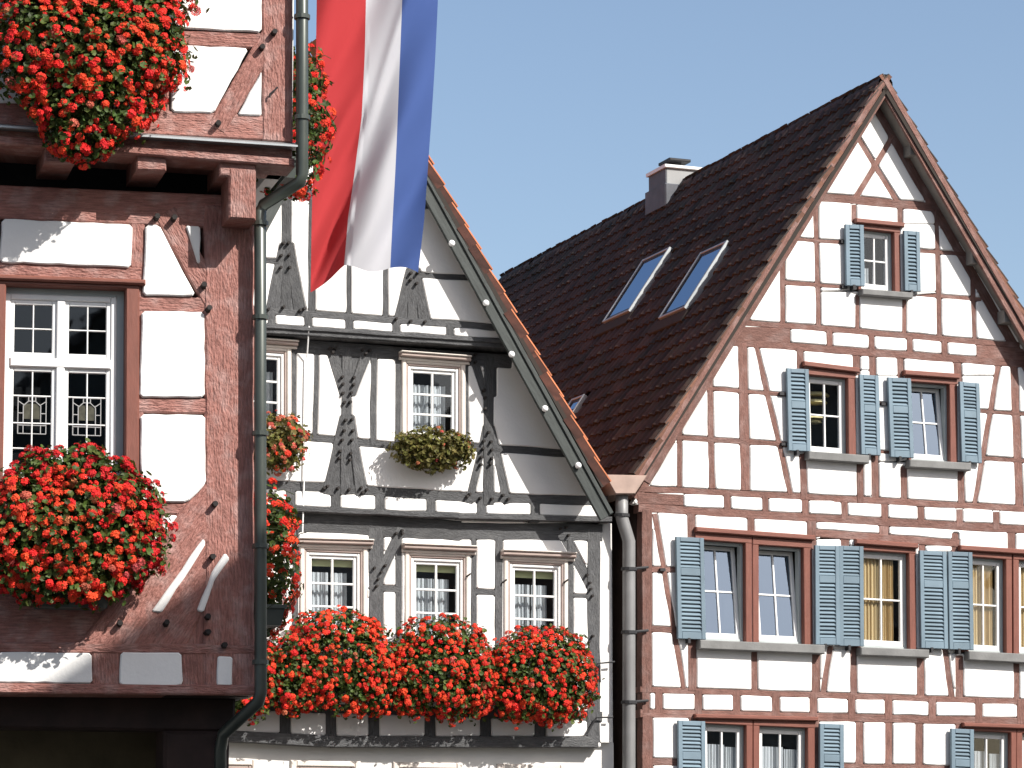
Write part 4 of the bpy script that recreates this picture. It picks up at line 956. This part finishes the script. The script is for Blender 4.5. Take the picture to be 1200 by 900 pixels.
    # sheet-metal drip ledge, moulding, joist ends, bracket
    def ln2(F, xa, ya, xb, yb): return F.sz(xa, ya), F.sz(xb, yb)
    (s0, z0), (s1, z1) = ln2(FLU, -260, 127, 349, 167.5); d = .055
    T.part('drip_ledge', MB().hexa([FLU.w(s0, z0 - d, -.05), FLU.w(s1, z1 - d, -.05), FLU.w(s1, z1 - d - .012, .13), FLU.w(s0, z0 - d - .012, .13), FLU.w(s0, z0 + .012, -.05), FLU.w(s1, z1 + .012, -.05), FLU.w(s1, z1 - d + .004, .13), FLU.w(s0, z0 - d + .004, .13)]), MT['zinc'])
    q(FLU, 'moulding', [(-260, 140), (344, 187), (344, 197), (-260, 150)], n1=.045, n0=-.3); q(FLU, 'floor_beam', [(-260, 130), (343, 160), (343, 190), (-260, 148)], n1=-.02, n0=-.3)
    for (xa, xb, y0, y1) in ((160, 195, 176, 199), (52, 88, 168, 190), (-56, -20, 160, 182), (257, 300, 184, 206)): T.quad(FLU, 'joist_end', [(xa, y0), (xb, y0 + 2), (xb, y1 + 1), (xa, y1)], W, -.62, -.01, .012, raster=False)
    T.quad(FLU, 'bracket', [(268, 196), (300, 198), (300, 258), (268, 256)], W, -.38, -.004, .015, raster=False)
    a = FLU.sz(-260, 150); b = FLU.sz(343, 190)
    T.part('jetty_soffit', MB().hexa([FLU.w(a[0], b[1], -.64), FLU.w(b[0], b[1], -.64), FLU.w(b[0], b[1], -.03), FLU.w(a[0], b[1], -.03), FLU.w(a[0], b[1] + .06, -.64), FLU.w(b[0], b[1] + .06, -.64), FLU.w(b[0], b[1] + .06, -.03), FLU.w(a[0], b[1] + .06, -.03)]), W)
    # ground floor, set back in the dark under the lower overhang
    zb = FL.sz(100, 814)[1]; sl = FL.sz(-260, 500)[0]; sr = FL.sz(297, 500)[0]
    T.part('jetty_soffit', MB().hexa([FL.w(sl, zb + .01, -2.2), FL.w(sr, zb + .01, -2.2), FL.w(sr, zb + .01, -.06), FL.w(sl, zb + .01, -.06), FL.w(sl, zb + .08, -2.2), FL.w(sr, zb + .08, -2.2), FL.w(sr, zb + .08, -.06), FL.w(sl, zb + .08, -.06)]), MT['shade_wood'])
    T.part('girder', MB().rect(FL.w, sl, zb - .26, sr - .05, zb + .02, -.7, -.38, .02), MT['shade_wood'])  # girder, pillar and soffit coloured dark for the shade under the overhang
    T.part('ground_floor_wall', MB().rect(FL.w, sl, 0, sr - .2, zb, -2.2, -1.8, .02), MT['stone']); T.part('pillar', MB().rect(FL.w, sr - .65, 0, sr - .1, zb - .26, -.78, -.34, .03), MT['shade_wood'])
    # body, side walls, roof above the frame
    zt = FLU.sz(100, -330)[1]
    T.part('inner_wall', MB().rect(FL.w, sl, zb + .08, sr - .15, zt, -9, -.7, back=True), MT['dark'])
    sidewall(T, FL, sr - .12, zt, -.14, -9, MT['plaster_ground'], z0=zb + .05); sidewall(T, FL, sr - .3, zb, -.9, -9, MT['stone']); sidewall(T, FL, sl, zt, -.14, -9, MT['plaster_ground'])
    su = FLU.sz(343, 0)[0]; zj = FLU.sz(343, 190)[1]
    sidewall(T, FL, su - .1, zt, .32, -9, MT['plaster_ground'], z0=zj)
    for k, y in enumerate((500, 600, 770)): T.part('side_beam', MB().hexa([FL.w(sr + dx, FL.sz(297, y)[1] + dz, n) for dz in (0, .14) for dx, n in ((-.1, -9), (.012, -9), (.012, -.15), (-.1, -.15))]), W)
    rb = FL.w(sl, zt, .45); ey = (FL.n * -1 + Vector((0, 0, 1.1))).normalized()
    slab(T, 'roof', [rb, FL.w(su + .3, zt, .45), FL.w(su + .3, zt, .45) + ey * 6, rb + ey * 6], .1, MT['tile_stuff']); slab(T, 'eave', [FL.w(sl, zt, .45), FL.w(su + .2, zt, .45), FL.w(su + .2, zt, -9), FL.w(sl, zt, -9)], .1, W)
    # downpipe stepping in under the jetty
    D = FLU.shift(.10); D2 = FL.shift(.14)
    pts = [D.hit(354, -330), D.hit(354, 100), D.hit(354, 205), D.hit(352, 213), D2.hit(309, 240), D2.hit(305, 248), D2.hit(305, 500), D2.hit(305.5, 812), D2.hit(303, 822), FL.shift(-.25).hit(262, 860), FL.shift(-.35).hit(258, 880), FL.shift(-.35).hit(258, 1150)]
    dp = T.part('downpipe', MB().tube(pts, .052, 14), MT['pipe'], smooth=True)
    pipe_rings(T, [(D.hit(354, y), Vector((0, 0, 1))) for y in (20, 138)] + [(D2.hit(305, y), Vector((0, 0, 1))) for y in (262, 372, 508, 640, 776)], .056, MT['pipe'], dp)
    return T

RH = right_house(); MH = middle_house(); LH = left_house()

# ------------------------------------------------------------------ the flag hanging beside the left house
def flag():
    FF = Facade(at_depth(440, 150, 27.0), R_(4)); T = Thing('flag', FF.hit(430, 338), 'red, white and blue banner flag hanging in long folds in front of the grey-timbered gable', 'flag')
    ys = [-170, 0, 60, 130, 200, 250, 310]
    L = [372, 371, 370, 368, 366, 365, 364]; A = [430, 429, 427.5, 424, 415, 408, 403]; Bq = [473, 471, 469, 466, 463, 460.5, 457.5]; Rr = [516, 513, 510, 506, 501, 497, 490]
    nv, nu = 110, 72; U = [0, 30, 56, 72]           # columns where the stripes meet
    def px(i, v):
        y = -170 + v * 480; c = [float(np.interp(y, ys, q)) for q in (L, A, Bq, Rr)]
        k = 0 if i <= 30 else (1 if i <= 56 else 2); t = (i - U[k]) / (U[k + 1] - U[k]); x = c[k] + (c[k + 1] - c[k]) * t
        end = [337, 317, 314, 319][k] * (1 - t) + [317, 314, 319, 320][k] * t - .0
        yy = -170 + v * (end + 170) + (3 * math.sin(x * .09) * v)
        return x, yy, y
    mb = MB()
    for j in range(nv + 1):
        for i in range(nu + 1):
            v = j / nv; x, yy, y = px(i, v); s, z = FF.sz(x, yy)
            d = .065 * math.sin((x - 371) * .060 + y * .012 + .6) + .06 * math.sin((x + y * .42) * .085) * (.4 + v)       # long diagonal folds
            d += .03 * math.sin((x * 1.0 + y * .62) * .17) * max(0, v - .35) * 2.2 * (1 if i <= 32 else .25)             # fine creases low in the red
            d += .05 * math.exp(-((x - (478 - (y) * .34)) / 7.) ** 2) * max(0., min(1., (205 - y) / 90))                            # the turned fold in the white
            mb.v.append(FF.w(s, z, d)); mb.uv.append((i / nu, v))
    for j in range(nv):
        for i in range(nu):
            a = j * (nu + 1) + i; mb.f.append((a, a + nu + 1, a + nu + 2, a + 1)); mb.mi.append(0 if i < 30 else (1 if i < 56 else 2))
    T.part('cloth', mb, [MT['flag_r'], MT['flag_w'], MT['flag_b']], smooth=True)
    a, b = FF.hit(362, -176), FF.hit(526, -176); T.part('crossbar', MB().tube([a, b], .02, 8), MT['iron'])
    c = FF.hit(444, -176); wall = FL.w(FL.sz(297, 0)[0] + .3, c.z + .5, -2.0); T.part('bracket_pole', MB().tube([c, wall], .03, 8), MT['iron'])
flag()

# ------------------------------------------------------------------ geraniums
bush('geranium_box', 'big red geranium bush hanging over the ledge at the upper left', 'flower box', FLU,
     [(112, 62, 96, 66, .30, .36), (48, 55, 62, 66, .30, .34), (165, 50, 50, 62, .28, .30), (105, 118, 72, 48, .28, .30), (110, -30, 110, 62, .24, .32), (95, 155, 42, 34, .25, .22)], 760, 9500, .041, 3,
     planter=(10, 40, 205, -2, .06, .30, 'planter'), leaf_r=.028)
bush('geranium_box', 'rounded red geranium bush under the leaded window of the nearest house', 'flower box', FL,
     [(95, 625, 88, 74, .30, .36), (40, 618, 56, 70, .28, .32), (146, 622, 42, 62, .26, .28), (88, 560, 66, 34, .24, .28), (60, 672, 60, 34, .28, .28)], 640, 8500, .040, 4,
     planter=(38, 712, 128, 690, .06, .34, 'planter'), leaf_r=.028)
bush('geranium_box', 'red geraniums behind the downpipe, high up beside the flag', 'flower box', FLU, [(348, 150, 36, 78, -1.0, .45), (352, 92, 26, 40, -1.0, .35), (330, 205, 30, 22, -1.0, .3)], 230, 2000, .039, 5, face=-1., nmin=-3,
     planter=(318, 222, 338, 200, -1.5, -.5, 'planter'))
bush('geranium_box', 'tall red geraniums behind the downpipe, level with the lower windows', 'flower box', FL, [(312, 665, 34, 76, -1.0, .45), (314, 612, 28, 36, -1.0, .4)], 240, 2000, .039, 6, face=-1., nmin=-3,
     planter=(296, 738, 322, 715, -1.5, -.5, 'planter'))
bush('flower_box', 'red and pink flowers on the partly hidden window of the grey-timbered house', 'flower box', FM2, [(318, 512, 38, 27, .20, .24), (325, 530, 28, 22, .2, .2)], 75, 1500, .038, 8, leaf='leaf_olive', colours=(('red', .45), ('pink', .55)), leaf_r=.03, planter=(282, 528, 342, 512, .03, .24, 'pot'))
bush('flower_box', 'olive-green trailing plant with few salmon flowers on the upper middle window', 'flower box', FM2, [(506, 522, 44, 19, .20, .24), (500, 534, 34, 18, .2, .22), (530, 528, 22, 18, .2, .2)], 16, 2800, .030, 9, leaf='leaf_olive', colours=(('pink', 1),), leaf_r=.026, planter=(470, 534, 542, 518, .03, .22, 'pot'))
for k, (lab, e) in enumerate((
    ('red geranium box on the left of the three lower windows of the grey-timbered house', [(392, 778, 66, 52, .30, .34), (345, 790, 34, 46, .28, .28), (435, 790, 30, 46, .28, .28), (392, 738, 48, 22, .26, .26)]),
    ('red geranium box on the middle of the three lower windows of the grey-timbered house', [(516, 788, 58, 50, .30, .34), (480, 795, 26, 42, .28, .28), (552, 795, 28, 44, .28, .28), (516, 748, 46, 24, .26, .26)]),
    ('red geranium box on the rightmost lower window of the grey-timbered house', [(634, 794, 58, 50, .30, .34), (598, 798, 28, 44, .28, .28), (664, 798, 30, 42, .28, .28), (636, 758, 46, 22, .26, .26)]),
    ('red geraniums glimpsed low down behind the foot of the downpipe', [(292, 794, 34, 46, .28, .3), (274, 824, 26, 18, .28, .26)]))):
    xs = [q[0] for q in e]; y = e[0][1]; w2 = 48 if k < 3 else 26
    bush('geranium_box', lab, 'flower box', FM1, e, (540, 470, 480, 210)[k], (5600, 5000, 5000, 2400)[k], .037, 20 + k, leaf_r=.026, planter=(e[0][0] - w2, y + 30, e[0][0] + w2, y + 12, .04, .3, 'planter'))

# ------------------------------------------------------------------ narrow house across the lane, outside the picture: its roof shades the foot of the nearest house
def lane_house():
    u = Vector((SUN.x, SUN.y, 0)).normalized(); nr = Vector((-u.y, u.x, 0)); tl = math.tan(SUN_EL)
    if nr.dot(Vector((0, 1, 0))) < 0: nr = -nr
    A, B = FL.hit(132, 750), FL.hit(300, 634); c = A + u * 14; c.z = 0
    def onplane(p): t = (c - p).dot(u); q = p + u * t; return q.dot(nr) - c.dot(nr), p.z + t * tl
    a, b = onplane(A), onplane(B); sl = (b[1] - a[1]) / (b[0] - a[0]); print('lane house', a, b, 'slope', sl)
    x0, xa, x1 = a[0] - 1.2, b[0] + .7, b[0] + 3.0; z = lambda x: a[1] + (x - a[0]) * sl
    T = Thing('lane_house', c + u * 3, 'narrow gabled house across the lane, outside the picture', 'house')
    fn = lambda s, zz, n: c + nr * s + u * n + Vector((0, 0, zz))
    za = z(xa); zr = za - (x1 - xa) * .9
    T.part('wall', MB().prism(fn, [(x0, 0), (x1, 0), (x1, zr - .1), (xa, za - .1), (x0, z(x0) - .1)], .25, 6, back=True), MT['plaster_ground'])
    slab(T, 'roof', [fn(x0 - .3, z(x0 - .3), 0), fn(xa, za, 0), fn(xa, za, 6.3), fn(x0 - .3, z(x0 - .3), 6.3)], .09, MT['tile_orange']); slab(T, 'roof_slope', [fn(x1 + .3, zr - .27, 0), fn(xa, za, 0), fn(xa, za, 6.3), fn(x1 + .3, zr - .27, 6.3)], .09, MT['tile_orange'])
lane_house()

# ------------------------------------------------------------------ houses on the far side of the square, behind and beside the camera: they are what the windows mirror
for k, (x, y, wd, he, hr, colr, word) in enumerate(((34, 22, 9, 9.5, 15, (.42, .33, .20), 'ochre'), (32, 11, 9.5, 10.5, 16.5, (.38, .38, .36), 'pale grey'), (29, 0, 9, 9, 15, (.36, .22, .17), 'brick-red'), (25, -11, 10, 10, 16, (.45, .43, .36), 'cream'), (15, -20, 10, 10, 16, (.30, .34, .33), 'grey-green'))):
    a = math.atan2(30 - y, -x * .55); u = Vector((math.cos(a), math.sin(a), 0)); nr = Vector((-u.y, u.x, 0)); c = Vector((x, y, 0))
    T = Thing('square_house', c, word + ' rendered gabled house on the far side of the square, outside the picture', 'house', None)
    fn = lambda s, z, n, c=c, u=u, nr=nr: c + nr * s + u * n + Vector((0, 0, z))
    m = mat(word + '_render', colr, .9, var=.1, vscale=1)
    T.part('wall', MB().prism(fn, [(-wd / 2, 0), (wd / 2, 0), (wd / 2, he), (0, hr), (-wd / 2, he)], -9, 0, back=True), m)
    for sg in (-1, 1): slab(T, 'roof', [fn(sg * (wd / 2 + .4), he - .5, .35), fn(0, hr + .12, .35), fn(0, hr + .12, -9.3), fn(sg * (wd / 2 + .4), he - .5, -9.3)], .15, MT['tile_stuff'])
    for zz in (1.0, 4.0, 7.0):
        for i in range(3):
            s0 = -wd / 2 + wd * (i + .5) / 3 - .5; w_ = T.part('window', MB().ring(fn, s0, zz, s0 + 1, zz + 1.5, .08, -.05, .06, .01), MT['white']); T.part('pane', MB().rect(fn, s0 + .08, zz + .08, s0 + .92, zz + 1.42, -.02, .02), MT['dark'], w_)
